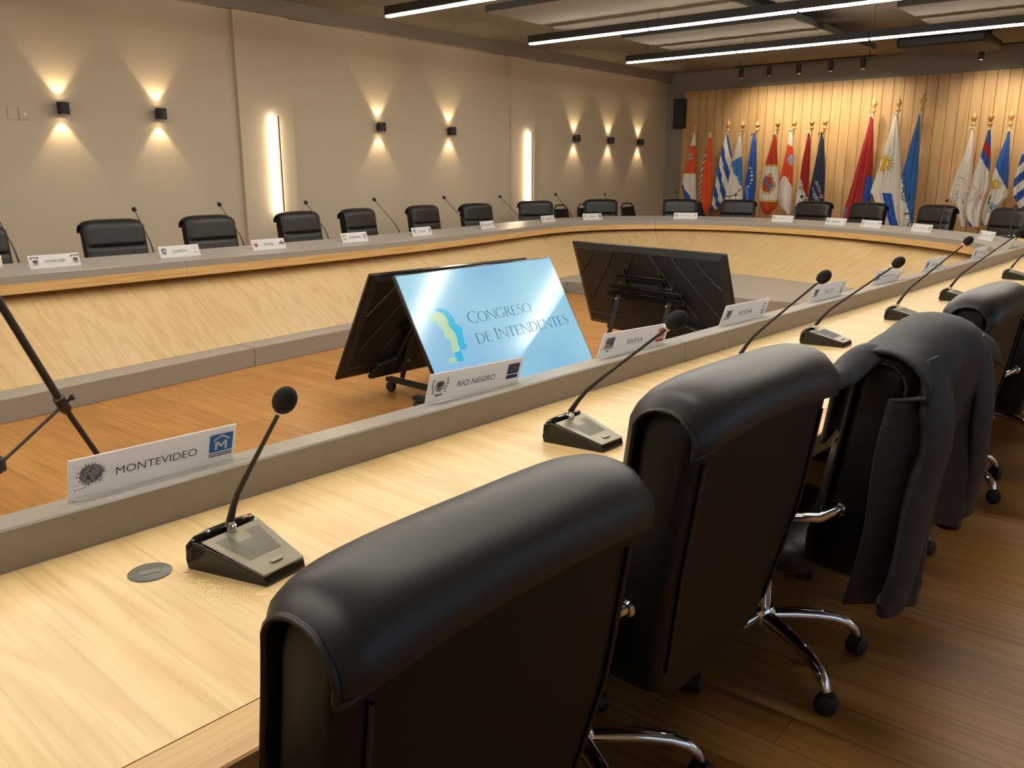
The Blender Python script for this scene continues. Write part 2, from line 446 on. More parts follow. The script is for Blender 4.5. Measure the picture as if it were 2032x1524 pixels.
for k, lab in enumerate(TABLE_LABELS):
    (sa, ka), (sb, kb) = CUTS[k], CUTS[k+1]
    sa += GAP/2; sb -= GAP/2
    n = max(4, int((sb-sa)/.11))
    p0, d0, n0 = run((sa+sb)/2)
    root = thing('conference_table_section', lab, 'conference table', (p0.x, p0.y, 0), 0, 'sections of the oval conference table')
    inv = Matrix.Translation((-p0.x, -p0.y, 0))
    def part(name, mats, polys, bevel=0.0, slant=0):
        b = MB()
        for poly, mi in polys: sweep(b, poly, sa, ka*slant, sb, kb*slant, n, mi)
        b.v = [tuple(inv @ Vector(v)) for v in b.v]
        return b.build(name, mats, root, bevel=bevel, smooth=30)
    part('ledge', 'laminate', [([(0, .712), (0, LEDGE_IN-.003), (.004, LEDGE_IN+.001), (LEDGE_W-.004, LEDGE_OUT), (LEDGE_W, LEDGE_OUT-.004), (LEDGE_W, .712)], 0)])
    part('wood_band', 'oak_edge', [([(-.004, .641), (-.004, .7115), (.27, .7115), (.27, .690), (.22, .690), (.06, .641)], 0)])
    part('desktop', 'oak_top', [([(LEDGE_W+.001, .706), (LEDGE_W+.001, DESK_Z), (.9005, DESK_Z), (.9005, .706)], 0)], slant=1)
    part('edge_strip', 'oak_edge', [([(.903, .694), (.903, DESK_Z), (DESK_O-.003, DESK_Z), (DESK_O, DESK_Z-.003), (DESK_O, .694)], 0)], slant=1)
    part('front_panel', 'oak_panel', [([(.225, .690), (.25, .690), (lambda s: -inset(s)+.025, .146), (lambda s: -inset(s), .146)], 0)])
    # legs under the desktop
    for s in (sa+.12, sb-.12):
        p, d, nn = run(s); lb = MB()
        rot = Matrix(((d.x, nn.x, 0), (d.y, nn.y, 0), (0, 0, 1)))
        c = inv @ Vector((p.x+nn.x*.37, p.y+nn.y*.37, .35))
        lb.box(c, (.035, .30, .70), 0, rot); lb.build('support_panel', 'laminate', root, smooth=0)
    # plinth under the slanted panel (straight runs only; the head of the oval has a platform)
    s_lo, s_hi = sa, sb
    near_run = sb <= 13.5
    if near_run or sa >= 21:
        step = .05; ss = [sa+(sb-sa)*i/200 for i in range(201)]
        ok = [s for s in ss if x_of(s, -inset(s)-.22) < 8.6]
        if len(ok) > 3:
            b = MB(); sa2, sb2 = min(ok), max(ok)
            sweep(b, [(lambda s: -inset(s)-.22, 0.0), (lambda s: -inset(s)-.22, .145), (lambda s: -inset(s)+.06, .145), (lambda s: -inset(s)+.06, 0.0)], sa2, 0, sb2, 0, max(3, int((sb2-sa2)/.15)))
            b.v = [tuple(inv @ Vector(v)) for v in b.v]
            b.build('plinth', 'laminate', root, bevel=.003, smooth=30)
# raised platform that fills the head of the oval
pts = []
s = 11.0
while s < 23.6:
    q = off(s, -inset(s)+.06)
    if q.x > 8.6: pts.append((q.x, q.y))
    s += .1
pf = MB()
poly = [(8.605, pts[0][1])] + pts + [(8.605, pts[-1][1])]
pf.prism(poly, 0, .145)
o = pf.build('platform', 'laminate', bevel=.003, smooth=30)
tag(o, 'low grey platform filling the head of the oval table, behind the black monitor', 'platform')

# desk grommet
g = thing('cable_grommet', 'round dark grey cable grommet set in the oak desk beside the nearest microphone', 'grommet', (.645, 1.354, DESK_Z))
b = MB(); b.lathe([(.0, .0), (.036, .0), (.037, .0015), (.035, .003), (.0, .0032)], 32, cap=False); b.build('rim', pmat('dark grey plastic', srgb(96, 92, 82), .45), g)
b = MB(); b.prism([(-.020, -.006), (.020, -.006), (.016, .012), (-.016, .012)], .0030, .0042); b.build('cover_flap', pmat('grey plastic flap', srgb(108, 103, 92), .45), g, bevel=.0006)
b = MB(); b.prism([(-.022, -.009), (.022, -.009), (.022, -.0065), (-.022, -.0065)], .0030, .0036); b.build('cable_slot', 'black', g)
g.rotation_euler = (0, 0, R(160))

# ================================================================== OFFICE CHAIRS
def office_chair(label, loc, rotz, group):
    t = thing('office_chair', label, 'chair', loc, rotz, group)
    ZB, ZT = .415, 1.015
    def yc(z): k = (z-ZB)/(ZT-ZB); return -.27 - .105*k - .01*math.sin(PI*k)
    # upholstered core of the backrest
    core = MB(); NU, NV = 56, 26
    def fcore(u, v):
        z = ZB + (ZT-ZB)*v; w = .204 + .066*min(1, v/.5)**.8
        if v < .10: w *= .62 + .38*math.sin(PI/2*v/.10)
        if v > .94: w *= 1-.03*((v-.94)/.06)
        th = .056*(1 if v < .95 else 1-.3*(v-.95)/.05)
        a = 2*PI*u; c, s_ = math.cos(a), math.sin(a)
        x = w*math.copysign(abs(c)**.22, c); y = th*math.copysign(abs(s_)**.25, s_)
        return Vector((x, yc(z)+y, z))
    core.grid(fcore, NU, NV, closed_u=True)
    base = 0; core.f.append(list(range(NU))[::-1]); core.mi.append(0); core.f.append(list(range((NV-1)*NU, NV*NU))); core.mi.append(0)
    backrest = core.build('backrest', 'leather_back', t, smooth=50)
    # welt lines on the rear panel
    for sx in (-1, 1):
        w = MB()
        w.tube([(sx*(.176+.056*min(1, v/.5)), yc(ZB+(ZT-ZB)*v)-.0575, ZB+(ZT-ZB)*v) for v in [i/14 for i in range(2, 13)]], .0035, 6)
        w.build('piping', 'leather', backrest, smooth=60)
    # front cushion that rolls over the top and down the back
    path = []
    for i in range(26): z = .50+(.985-.50)*i/25; path.append((yc(z)+.057, z, 1, 0))
    cy, cz = yc(.985), .985
    for i in range(1, 13): a = PI*i/12; path.append((cy+.058*math.cos(a), cz+.048*math.sin(a), math.cos(a), math.sin(a)))
    for i in range(1, 8): z = .985-.018*i/7; path.append((yc(z)-.058, z, -1, 0))
    NP = len(path); NX = 33
    def thick(u, i):
        y, z, ny, nz = path[i]; e = (1-abs(u)**7)**.5
        T = .036 if ny > .5 else (.030 if ny > -.5 else .024)
        if i > 25: k = (i-25)/12; T = .036-.012*min(1, k)
        if ny > .9 and nz == 0:
            T *= 1-.75*math.exp(-((z-.83)/.010)**2)
            if z < .82: T *= 1-.10*abs(math.sin(u*11))
        if i < 3: T *= (.3, .7, .9)[i]
        if i > NP-4: T *= (.9, .65, .2)[i-(NP-3)]
        return T*e
    cu = MB()
    def fo(u, v):
        u = 2*u-1; i = round(v*(NP-1)); y, z, ny, nz = path[i]; T = thick(u, i)
        x = .278*u*(1-.02*(z < .7)); dz = -.012*abs(u)**4*max(0, min(1, (z-.84)/.1))
        wob = .004*math.sin(3.1*u+2)*(ny < -.5)
        return Vector((x, y+ny*T, z+nz*T+dz+wob))
    def fi(u, v):
        u = 2*u-1; i = round(v*(NP-1)); y, z, ny, nz = path[i]
        dz = -.012*abs(u)**4*max(0, min(1, (z-.84)/.1)); wob = .004*math.sin(3.1*u+2)*(ny < -.5)
        return Vector((.276*u, y-ny*.002, z-nz*.002+dz+wob))
    cu.grid(fo, NX, NP); cu.grid(lambda u, v: fi(1-u, v), NX, NP)
    cushion = cu.build('back_cushion', 'leather', t, smooth=60)
    pp = MB()
    rim = [Vector(fo(0, i/(NP-1))) for i in range(6, NP)]; rim2 = [Vector(fo(1, i/(NP-1))) for i in range(6, NP)]
    hem = [Vector(fo(k/32, 1)) for k in range(33)]
    pp.tube(rim+[h+Vector((0, -.003, 0)) for h in hem]+rim2[::-1], .0048, 6); pp.build('piping', 'leather', cushion, smooth=60)
    # seat
    st = MB()
    def fs(u, v):
        a = 2*PI*u; c, s_ = math.cos(a), math.sin(a)
        ph = PI*(v-.5); k = max(0.0, math.cos(ph))**.28
        x = .262*math.copysign(abs(c)**.4, c)*k; y = .02+.262*math.copysign(abs(s_)**.4, s_)*k
        z = .455+.058*math.sin(ph)
        if y > .15: z -= .03*((y-.15)/.13)**2
        return Vector((x, y, z))
    st.grid(fs, 40, 15, closed_u=True); st.build('seat', 'leather', t, smooth=50)
    tm = MB(); tm.box((0, -.01, .385), (.20, .26, .035)); tm.box((0, -.20, .43), (.09, .20, .025)); tm.build('tilt_mechanism', 'black', t, bevel=.005)
    gc = MB(); gc.lathe([(.027, .10), (.027, .26), (.0, .26)], 20, cap=False); gc.lathe([(.017, .255), (.017, .375)], 16); gc.build('gas_column', 'chrome', t)
    hb = MB(); hb.lathe([(.0, .10), (.038, .10), (.042, .115), (.042, .160), (.034, .172), (.0, .172)], 24, cap=False); hb.build('base_hub', 'chrome', t)
    for sx in (-1, 1):
        ar = MB()
        ar.tube([(sx*.235, .10, .425), (sx*.285, .12, .44), (sx*.305, .13, .49), (sx*.308, .14, .56), (sx*.308, .12, .592), (sx*.308, .05, .602), (sx*.308, -.10, .604), (sx*.305, -.20, .607), (sx*.295, -.27, .622), (sx*.255, -.30, .642)], .012, 10, flat=1.0)
        a = ar.build('armrest', 'chrome', t, smooth=60)
        pd = MB(); pd.box((sx*.308, -.02, .626), (.058, .27, .026)); pd.build('arm_pad', 'leather', a, bevel=.011, seg=3)
        bt = MB(); bt.lathe([(0, 0), (.016, 0), (.018, .006), (.012, .012), (0, .012)], 14, mat=Matrix.Translation((sx*.252, -.30, .642)) @ Matrix.Rotation(sx*PI/2, 4, 'Y'), cap=False); bt.build('bolt_cap', 'chrome', a)
    for k in range(5):
        a = 2*PI*k/5 + CHAIR_SPIN[0]; ca, sa_ = math.cos(a), math.sin(a)
        P = [(.03, .142), (.10, .140), (.17, .134), (.225, .124), (.265, .108), (.292, .084), (.302, .062)]
        lg = MB(); lg.tube([(r_*ca, r_*sa_, z) for r_, z in P], [.024, .023, .021, .019, .018, .016, .013], 12, flat=.9, up=(0, 0, 1))
        leg = lg.build('leg', 'chrome', t, smooth=60)
        cs = MB(); ang = a+.6; rot = Matrix.Translation((.305*ca, .305*sa_, .0295)) @ Matrix.Rotation(ang, 4, 'Z')
        for sy in (-1, 1):
            cs.lathe([(0, sy*.006), (.0285, sy*.006), (.0295, sy*.010), (.0295, sy*.020), (.022, sy*.025), (0, sy*.026)], 18, mat=rot @ Matrix.Rotation(PI/2, 4, 'X'), cap=False)
        cs.lathe([(.010, .0), (.010, .036)], 10, mat=rot)
        hood = [(-.031*math.cos(PI*i/8), .031*math.sin(PI*i/8)) for i in range(9)]
        cs.prism(hood, -.006, .006, mat=rot @ Matrix.Rotation(PI/2, 4, 'X'))
        cs.build('caster', 'rubber', leg, smooth=40)
    return t
CHAIR_SPIN = [R(27)]
NEAR_G, FAR_G, HEAD_G = 'office chairs along the near desk', 'office chairs along the far desk', 'office chairs behind the head table'
SC = 'black leather office chair '
chair0 = office_chair(SC+'nearest the camera, its back filling the bottom centre', (.71, .98, 0), R(-1), NEAR_G)
LIFTED = ('backrest', 'back_cushion', 'seat', 'tilt_mechanism', 'armrest')
def lift(root, dz):
    for c in root.children:
        if c.name.split('.')[0] in LIFTED: c.location.z += dz
    return root
def place(xy, rz, label, grp, dz=0.0):
    r = dup(chair0, (xy[0], xy[1], 0), rz, label, grp)
    return lift(r, dz) if dz else r
place((1.435, .975), R(-3), SC+'second from the camera, bare back beside the jacket chair', NEAR_G, .05)
place((2.26, .87), R(-4), SC+'with a dark jacket draped over its back', NEAR_G)
place((3.15, .88), R(-3), SC+'just beyond the one with the jacket', NEAR_G, .02)
place((4.25, .83), R(0), SC+'at the right edge, second beyond the jacket chair', NEAR_G)
place((5.25, .80), R(0), SC+'farthest along the near desk, mostly out of frame', NEAR_G)
# far chairs: (top centre of the back, direction it faces)
def seat_at(px, py, s, label, grp, turn=0.0):
    p, d, n = run(s); ang = math.atan2(-n.y, -n.x) - PI/2 + R(turn)       # local +y looks to the table
    bx, by = 0.0, -.36
    x = px - (bx*math.cos(ang)-by*math.sin(ang)); y = py - (bx*math.sin(ang)+by*math.cos(ang))
    return place((x, y), ang, label, grp)
FC = 'black office chair at the far desk, '
for px, py, s, lab, turn in [
  (2.44, 7.52, 28.35, FC+'cut by the left edge behind the LAVALLEJA nameplate', 0),
  (3.63, 7.60, 27.2, FC+'between the LAVALLEJA and FLORIDA nameplates', 0),
  (4.62, 7.66, 26.2, FC+'between the FLORIDA and FLORES nameplates', 0),
  (5.77, 7.76, 25.0, FC+'in front of the first vertical light strip', 0),
  (6.74, 7.90, 23.95, FC+'behind the DURAZNO nameplate', 0),
  (8.08, 8.14, 22.6, FC+'behind the COLONIA nameplate', -8),
  (9.10, 8.10, 21.3, FC+'behind the CERRO LARGO nameplate', -14),
  (10.72, 8.28, 20.4, FC+'in front of the second vertical light strip', -24),
  (11.98, 7.88, 19.5, FC+'behind the ARTIGAS nameplate, facing the camera', -8)]:
    seat_at(px, py, s, lab, FAR_G, turn)
HC = 'black office chair at head table, '
for px, py, s, lab, turn in [
  (12.87, 6.88, 18.8, HC+'below the leftmost flag', 0),
  (13.18, 5.98, 18.2, HC+'below the sky blue and white flag with stars', 0),
  (13.12, 4.71, 17.3, HC+'below the navy flag with white lettering', 0),
  (12.88, 3.83, 16.6, HC+'below the tall plain red flag', 0),
  (12.40, 2.80, 15.7, HC+'in front of the white flag with the line emblem', 0),
  (11.75, 1.84, 14.8, HC+'below the flag with sun and anchor', 0)]:
    seat_at(px, py, s, lab, HEAD_G, turn)

# jacket over the third chair
def jacket():
    t = thing('jacket', 'dark navy jacket draped over the back of the third near chair', 'jacket', (2.26, .87, 0), R(-4))
    ZB, ZT = .44, 1.015
    def yc(z): k = (z-ZB)/(ZT-ZB); return -.27 - .105*k - .01*math.sin(PI*k)
    path = []
    for i in range(10): z = .84+(.985-.84)*i/9; path.append((yc(z)+.100, z))
    for i in range(1, 12): a = PI*i/12; path.append((yc(.985)+.100*math.cos(a), .985+.094*math.sin(a)))
    for i in range(32): z = .985-(.985-.50)*i/31; path.append((yc(z)-.098-.04*(i/31)**1.5, z))
    NP = len(path); NX = 64
    def f(u, v, o=0.0):
        x = (2*u-1); k = v*(NP-1); i = min(int(k), NP-2); fr = k-i
        y = path[i][0]*(1-fr)+path[i+1][0]*fr; z = path[i][1]*(1-fr)+path[i+1][1]*fr
        dn = max(0.0, (v-.40)/.60)
        width = .280 + .008*math.sin(4*v) + .018*dn
        lobes = .030*math.sin(5.2*x-1.2) + .012*math.sin(11.5*x+1.5*v+.6)
        fold = lobes*min(1, dn*1.6) + .004*math.sin(9*x+13*v)*(v > .15)
        sag = -.035*abs(x)**2.6 + .010*math.sin(4*x+1)
        yy = y - fold if v > .35 else y + .004*math.sin(8*x)
        # the left half hangs longer than the right
        zz = z + sag + dn**2*(.055*x + .03*math.sin(5*x+.3)) - .02*dn
        if v > .40: yy += .075*abs(x)**7
        return Vector((x*width + .010*math.sin(7*v+2)*dn, yy, zz))
    b = MB(); b.grid(lambda u, v: f(u, v), NX, 72)
    o = b.build('body', 'jacket', t, smooth=80)
    sm = o.modifiers.new('cloth thickness', 'SOLIDIFY'); sm.thickness = .010; sm.offset = -1
    h = MB(); h.tube([f(u, 1)+Vector((0, -.002, .006)) for u in [i/48 for i in range(49)]], .010, 8); h.build('hem', 'jacket_trim', t, smooth=60)
    # sleeves pressed flat against the hanging back
    for x0, lean, zl, ph, wd in ((-.19, -.045, .44, 0, .085), (.15, .055, .55, 1.4, .070)):
        s = MB(); P = []; rs = []
        for i in range(18):
            k = i/17; z = 1.03-(1.03-zl)*k
            P.append((x0+lean*k+.012*math.sin(5*k+ph), yc(max(z, .44))-.066-.054*min(1, k*3)-.050*k**1.3-.006*math.sin(9*k+ph), z)); rs.append((wd-.015*k+.003*math.sin(14*k+ph))*(.55+.45*min(1, k*6)))
        s.tube(P, rs, 22, flat=.34, up=(0, 1, 0)); sl = s.build('sleeve', 'jacket', t, smooth=80)
        c = MB(); e = Vector(P[-1]); c.tube([e+Vector((0, 0, .022)), e+Vector((0, 0, -.012))], [rs[-1]*1.03, rs[-1]*.98], 22, flat=.36, up=(0, 1, 0)); c.build('cuff', 'jacket_trim', sl, smooth=60)
    # stand-up collar poking out at the left shoulder
    col = MB()
    def fc(u, v):
        x = -.235-.165*v; y = -.335+.080*(u-.5)*(1-.25*v)+.03*v
        return Vector((x, y, 1.045-.040*v-.10*(u-.5)**2+.008*math.sin(6*v)))
    col.grid(fc, 16, 14); o = col.build('collar', 'jacket', t, smooth=80)
    sm = o.modifiers.new('cloth thickness', 'SOLIDIFY'); sm.thickness = .026; sm.offset = 0
    sb = o.modifiers.new('soft edge', 'SUBSURF'); sb.levels = 1; sb.render_levels = 1
    zp = MB(); zp.tube([f(.012, v)+Vector((-.004, 0, 0)) for v in [.5+.5*i/20 for i in range(21)]], .004, 6); zp.build('zip', 'steel', t, smooth=60)
jacket()

# banquet chairs against the left wall
def banquet_chair(label, loc, rz):
    t = thing('banquet_chair', label, 'chair', loc, rz, 'stacking banquet chairs by the left wall')
    b = MB()
    out = [(-.20, .50), (-.215, .75), (-.19, .90), (-.12, .955), (.12, .955), (.19, .90), (.215, .75), (.20, .50)]
    hole = [(-.085, .905), (-.05, .93), (.05, .93), (.085, .905)]
    def pl(x, z): return Vector((x, -.21-.10*(z-.5)/.45, z))
    # padded back below the handle opening
    pad = [(-.19, .50), (-.20, .75), (-.175, .875), (.175, .875), (.20, .75), (.19, .50)]
    for sgn in (1, -1): b.add([pl(x, z)+Vector((0, .025*sgn, 0)) for x, z in pad], [tuple(range(6)) if sgn < 0 else tuple(range(6))[::-1]])
    n = 6; o = len(b.v)-12
    b.f += [[o+i, o+(i+1) % n, o+n+(i+1) % n, o+n+i] for i in range(n)]; b.mi += [0]*n
    b.build('backrest', 'leather_back', t, bevel=.01)
    fr = MB(); fr.tube([pl(x, z) for x, z in [(-.20, .42)]+out+[(.20, .42)]], .013, 8); fr.tube([pl(-.17, .885), pl(.17, .885)], .010, 8); fr.build('back_frame', 'black_matte', t, smooth=60)
    s = MB(); s.box((0, .01, .45), (.42, .42, .07)); s.build('seat', 'leather_back', t, bevel=.025, seg=3)
    for sx in (-1, 1):
        for y0, y1 in ((.19, .23), (-.19, -.25)):
            l = MB(); l.tube([(sx*.19, y0, .43), (sx*.20, y1, 0)], .012, 8); l.build('leg', 'black_matte', t, smooth=60)
    return t
BC = 'black banquet chair by the left wall, '
bq = banquet_chair(BC+'just right of the second light strip', (11.78, 8.25, 0), R(182))
dup(bq, (12.42, 8.25, 0), R(160), BC+'left of the chair behind ARTIGAS', 'stacking banquet chairs by the left wall')
dup(bq, (13.38, 7.93, 0), R(178), BC+'right of the chair behind ARTIGAS', 'stacking banquet chairs by the left wall')
ac = thing('wooden_armchair', 'reddish brown wooden armchair in the far corner, mostly hidden behind the head table', 'chair', (15.0, 7.75, 0), R(120))
b = MB(); b.box((0, .0, .45), (.48, .46, .08)); b.build('seat', 'leather_back', ac, bevel=.02)
b = MB(); b.box((0, -.24, .72), (.44, .06, .44)); b.build('backrest', 'leather_back', ac, bevel=.02)
for sx in (-1, 1):
    b = MB(); b.tube([(sx*.26, .20, 0), (sx*.26, .20, .62), (sx*.26, .12, .68), (sx*.26, -.10, .69), (sx*.26, -.24, .72)], .018, 10); b.build('armrest', 'brown_wood', ac, smooth=60)
    b = MB(); b.tube([(sx*.24, -.26, 0), (sx*.24, -.25, .5), (sx*.23, -.27, .95)], .018, 10); b.build('leg', 'brown_wood', ac, smooth=60)

# ================================================================== MICROPHONES
def microphone(label, base, yaw, head, group, lit=False, foam=1.0, detailed=True):
    """base: point on the desk under the neck joint; yaw turns local -y to the speaker; head: foam centre (world)"""
    t = thing('gooseneck_microphone', label, 'microphone', base, yaw, group)
    inv = (Matrix.Translation(base) @ Matrix.Rotation(yaw, 4, 'Z')).inverted()
    hd = inv @ Vector(head)
    # wedge housing: wide at the back, narrower at the front
    b = MB()
    prof = [(.062, .0), (.066, .018), (.050, .052), (.040, .054), (-.108, .018), (-.112, .004), (-.110, .0)]
    def wd(y): return .074 - (.066-y)/.178*.030
    V = [(sx*wd(y), y, z) for sx in (-1, 1) for y, z in prof]; n = len(prof)
    b.add(V, [tuple(range(n)), tuple(range(n, 2*n))[::-1]] + [(i, n+i, n+(i+1) % n, (i+1) % n) for i in range(n)])
    hs = b.build('housing', 'black_gloss', t, bevel=.004, seg=2)
    p = MB()
    def top(x, y, h=0.0): return (x, y, .0545+(y-.040)*(.0365/.148)+h)
    q = [(-.064, .030), (.064, .030), (.045, -.108), (-.045, -.108)]
    V = [top(x, y, .0005) for x, y in q]+[top(x, y, .004) for x, y in q]
    p.add(V, [(3, 2, 1, 0), (4, 5, 6, 7)]+[(i, (i+1) % 4, 4+(i+1) % 4, 4+i) for i in range(4)])
    fp = p.build('face_plate', 'mic_silver', t, bevel=.0015)
    g = MB()
    if detailed:
        for j in range(16):
            y = .012-j*.0048; w = .046-.0008*j
            for i in range(22):
                x = -w+2*w*i/21
                if abs(x) < .016 and y > -.008: continue
                g.add([top(x-.0013, y-.0016, .0042), top(x+.0013, y-.0016, .0042), top(x+.0013, y+.0016, .0042), top(x-.0013, y+.0016, .0042)], [(0, 1, 2, 3)])
    else:
        g.add([top(-.044, -.065, .0044), top(.044, -.065, .0044), top(.050, .012, .0044), top(-.050, .012, .0044)], [(0, 1, 2, 3)])
    o = g.build('speaker_grille', 'mic_grille', fp, smooth=0)
    k = MB(); k.box((0, -.088, .0545+(-.088-.040)*.2466+.005), (.024, .009, .004)); k.build('talk_button', 'mic_silver', fp, bevel=.0015)
    r_ = MB()
    r_.tube([(-.069, .056, .020), (-.069, .054, .044), (-.060, .050, .053), (-.03, .050, .056), (.03, .050, .056), (.060, .050, .053), (.069, .054, .044), (.069, .056, .020)], .0085, 10); r_.build('rear_rim', 'black_gloss', hs, smooth=60)
    if detailed:
        l = MB(); l.box((.048, .0445, .0625), (.004, .002, .002)); l.build('indicator_light', 'red_led', hs, smooth=0)
    j0 = Vector((0, .030, .055))
    c = MB(); c.lathe([(0, 0), (.0105, 0), (.0105, .010), (.008, .012), (.008, .018), (0, .018)], 18, mat=Matrix.Translation(j0), cap=False); c.build('neck_socket', 'chrome', t)
    # neck: soft lower piece, then a straight stem
    d = hd-j0; L_ = d.length
    k1 = j0 + Vector((0, 0, .018)); k2 = j0 + Vector((d.x*.15, d.y*.17, d.z*.29)); k3 = j0 + Vector((d.x*.29, d.y*.33, d.z*.43)); ez = hd - d.normalized()*.018
    pts = [k1, k1.lerp(k2, .5)+Vector((0, .002, 0)), k2, k3, k3.lerp(ez, .5), ez]
    nk = MB(); nk.tube(pts[:4], [.0075, .006, .0052, .0050], 10); nk.tube(pts[3:], [.0044, .0038, .0036], 10); nk.build('gooseneck', 'black_matte', t, smooth=60)
    ax = (ez-k3).normalized(); rot = Vector((0, 0, 1)).rotation_difference(ax).to_matrix().to_4x4()
    f = MB(); f.ellipsoid(hd, (.0195*foam, .0195*foam, .0265*foam), mat=rot); f.build('windscreen', 'foam', t)
    rg = MB(); rg.lathe([(.0, 0), (.0085*foam, 0), (.0085*foam, .006), (0, .006)], 16, mat=Matrix.Translation(hd-ax*.0285*foam) @ rot, cap=False)
    rg.build('indicator_ring', 'red_led' if lit else 'steel', t)
    return t
NM, FM = 'microphones along the near desk', 'microphones along the far desk and head table'
for (bx, by), (hx, hy, hz), lab, lit, fm in [
  ((.775, 1.262), (.777, 1.108, 1.080), 'black gooseneck microphone nearest the camera, beside the MONTEVIDEO nameplate', False, 1.0),
  ((1.755, 1.205), (1.800, .957, 1.092), 'black gooseneck microphone between the first and second near chairs, below RIVERA', False, 1.15),
  ((2.735, 1.17), (2.830, .965, 1.103), 'black gooseneck microphone rising behind the second chair, head beside the SALTO nameplate', False, 1.05),
  ((3.500, 1.180), (3.530, .918, 1.100), 'black gooseneck microphone left of the jacket, its base fully visible on the desk', False, 1.05),
  ((4.350, 1.085), (4.480, .865, 1.132), 'black gooseneck microphone with a lit red ring behind the jacket', True, 1.0),
  ((5.230, 1.040), (5.260, .773, 1.136), 'black gooseneck microphone with dark side-on base beyond the jacket chair', False, 1.05),
  ((6.60, .96), (6.75, .72, 1.13), 'black gooseneck microphone at the right edge, only its lower neck in view', False, 1.0)]:
    microphone(lab, (bx, by, DESK_Z), R(-2.5) if bx > 1 else R(6), (hx, hy, hz), NM, lit, fm, bx < 2.5)
FARM = [(2.49,6.74,2.47,6.97,1.18,'LAVALLEJA, cut by the left edge'),(3.56,6.80,3.56,7.02,1.16,'FLORIDA, on its left'),(4.45,6.85,4.39,7.06,1.18,'FLORES, on its left'),(5.49,6.93,5.43,7.15,1.17,'DURAZNO, on its left'),(6.57,7.04,6.45,7.26,1.18,'COLONIA, on its left'),(7.95,7.28,7.85,7.52,1.17,'CERRO LARGO, on its left'),(9.45,7.60,9.33,7.84,1.15,'CANELONES, on its left'),(10.68,7.56,10.66,7.84,1.16,'CANELONES, on its right'),(11.42,7.28,11.52,7.5,1.15,'ARTIGAS, on its right')]
for bx, by, hx, hy, hz, lab in FARM:
    microphone('small black gooseneck microphone on the far desk behind '+lab, (bx, by, DESK_Z), math.atan2(hy-by, hx-bx)+PI/2, (hx, hy, hz), FM, False, .95, False)
for bx, by, hx, hy, hz, lab in [(12.18,6.50,12.33,6.67,1.18,'below the leftmost flag'),(12.42,5.71,12.59,5.77,1.15,'below the sky blue flag with stars'),(12.32,4.75,12.51,4.70,1.14,'just left of the PRESIDENTE nameplate'),(11.90,3.60,12.13,3.63,1.11,'before the chair below the tall red flag'),(11.18,2.48,11.41,2.49,1.14,'before the chair below the white emblem flag'),(10.42,1.62,10.6,1.63,1.11,'near the right edge of the photo')]:
    n = Vector((hx-bx, hy-by))
    microphone('small black gooseneck microphone on the head table '+lab, (bx, by, DESK_Z), math.atan2(n.y, n.x)+PI/2, (hx, hy, hz), FM, False, .95, False)

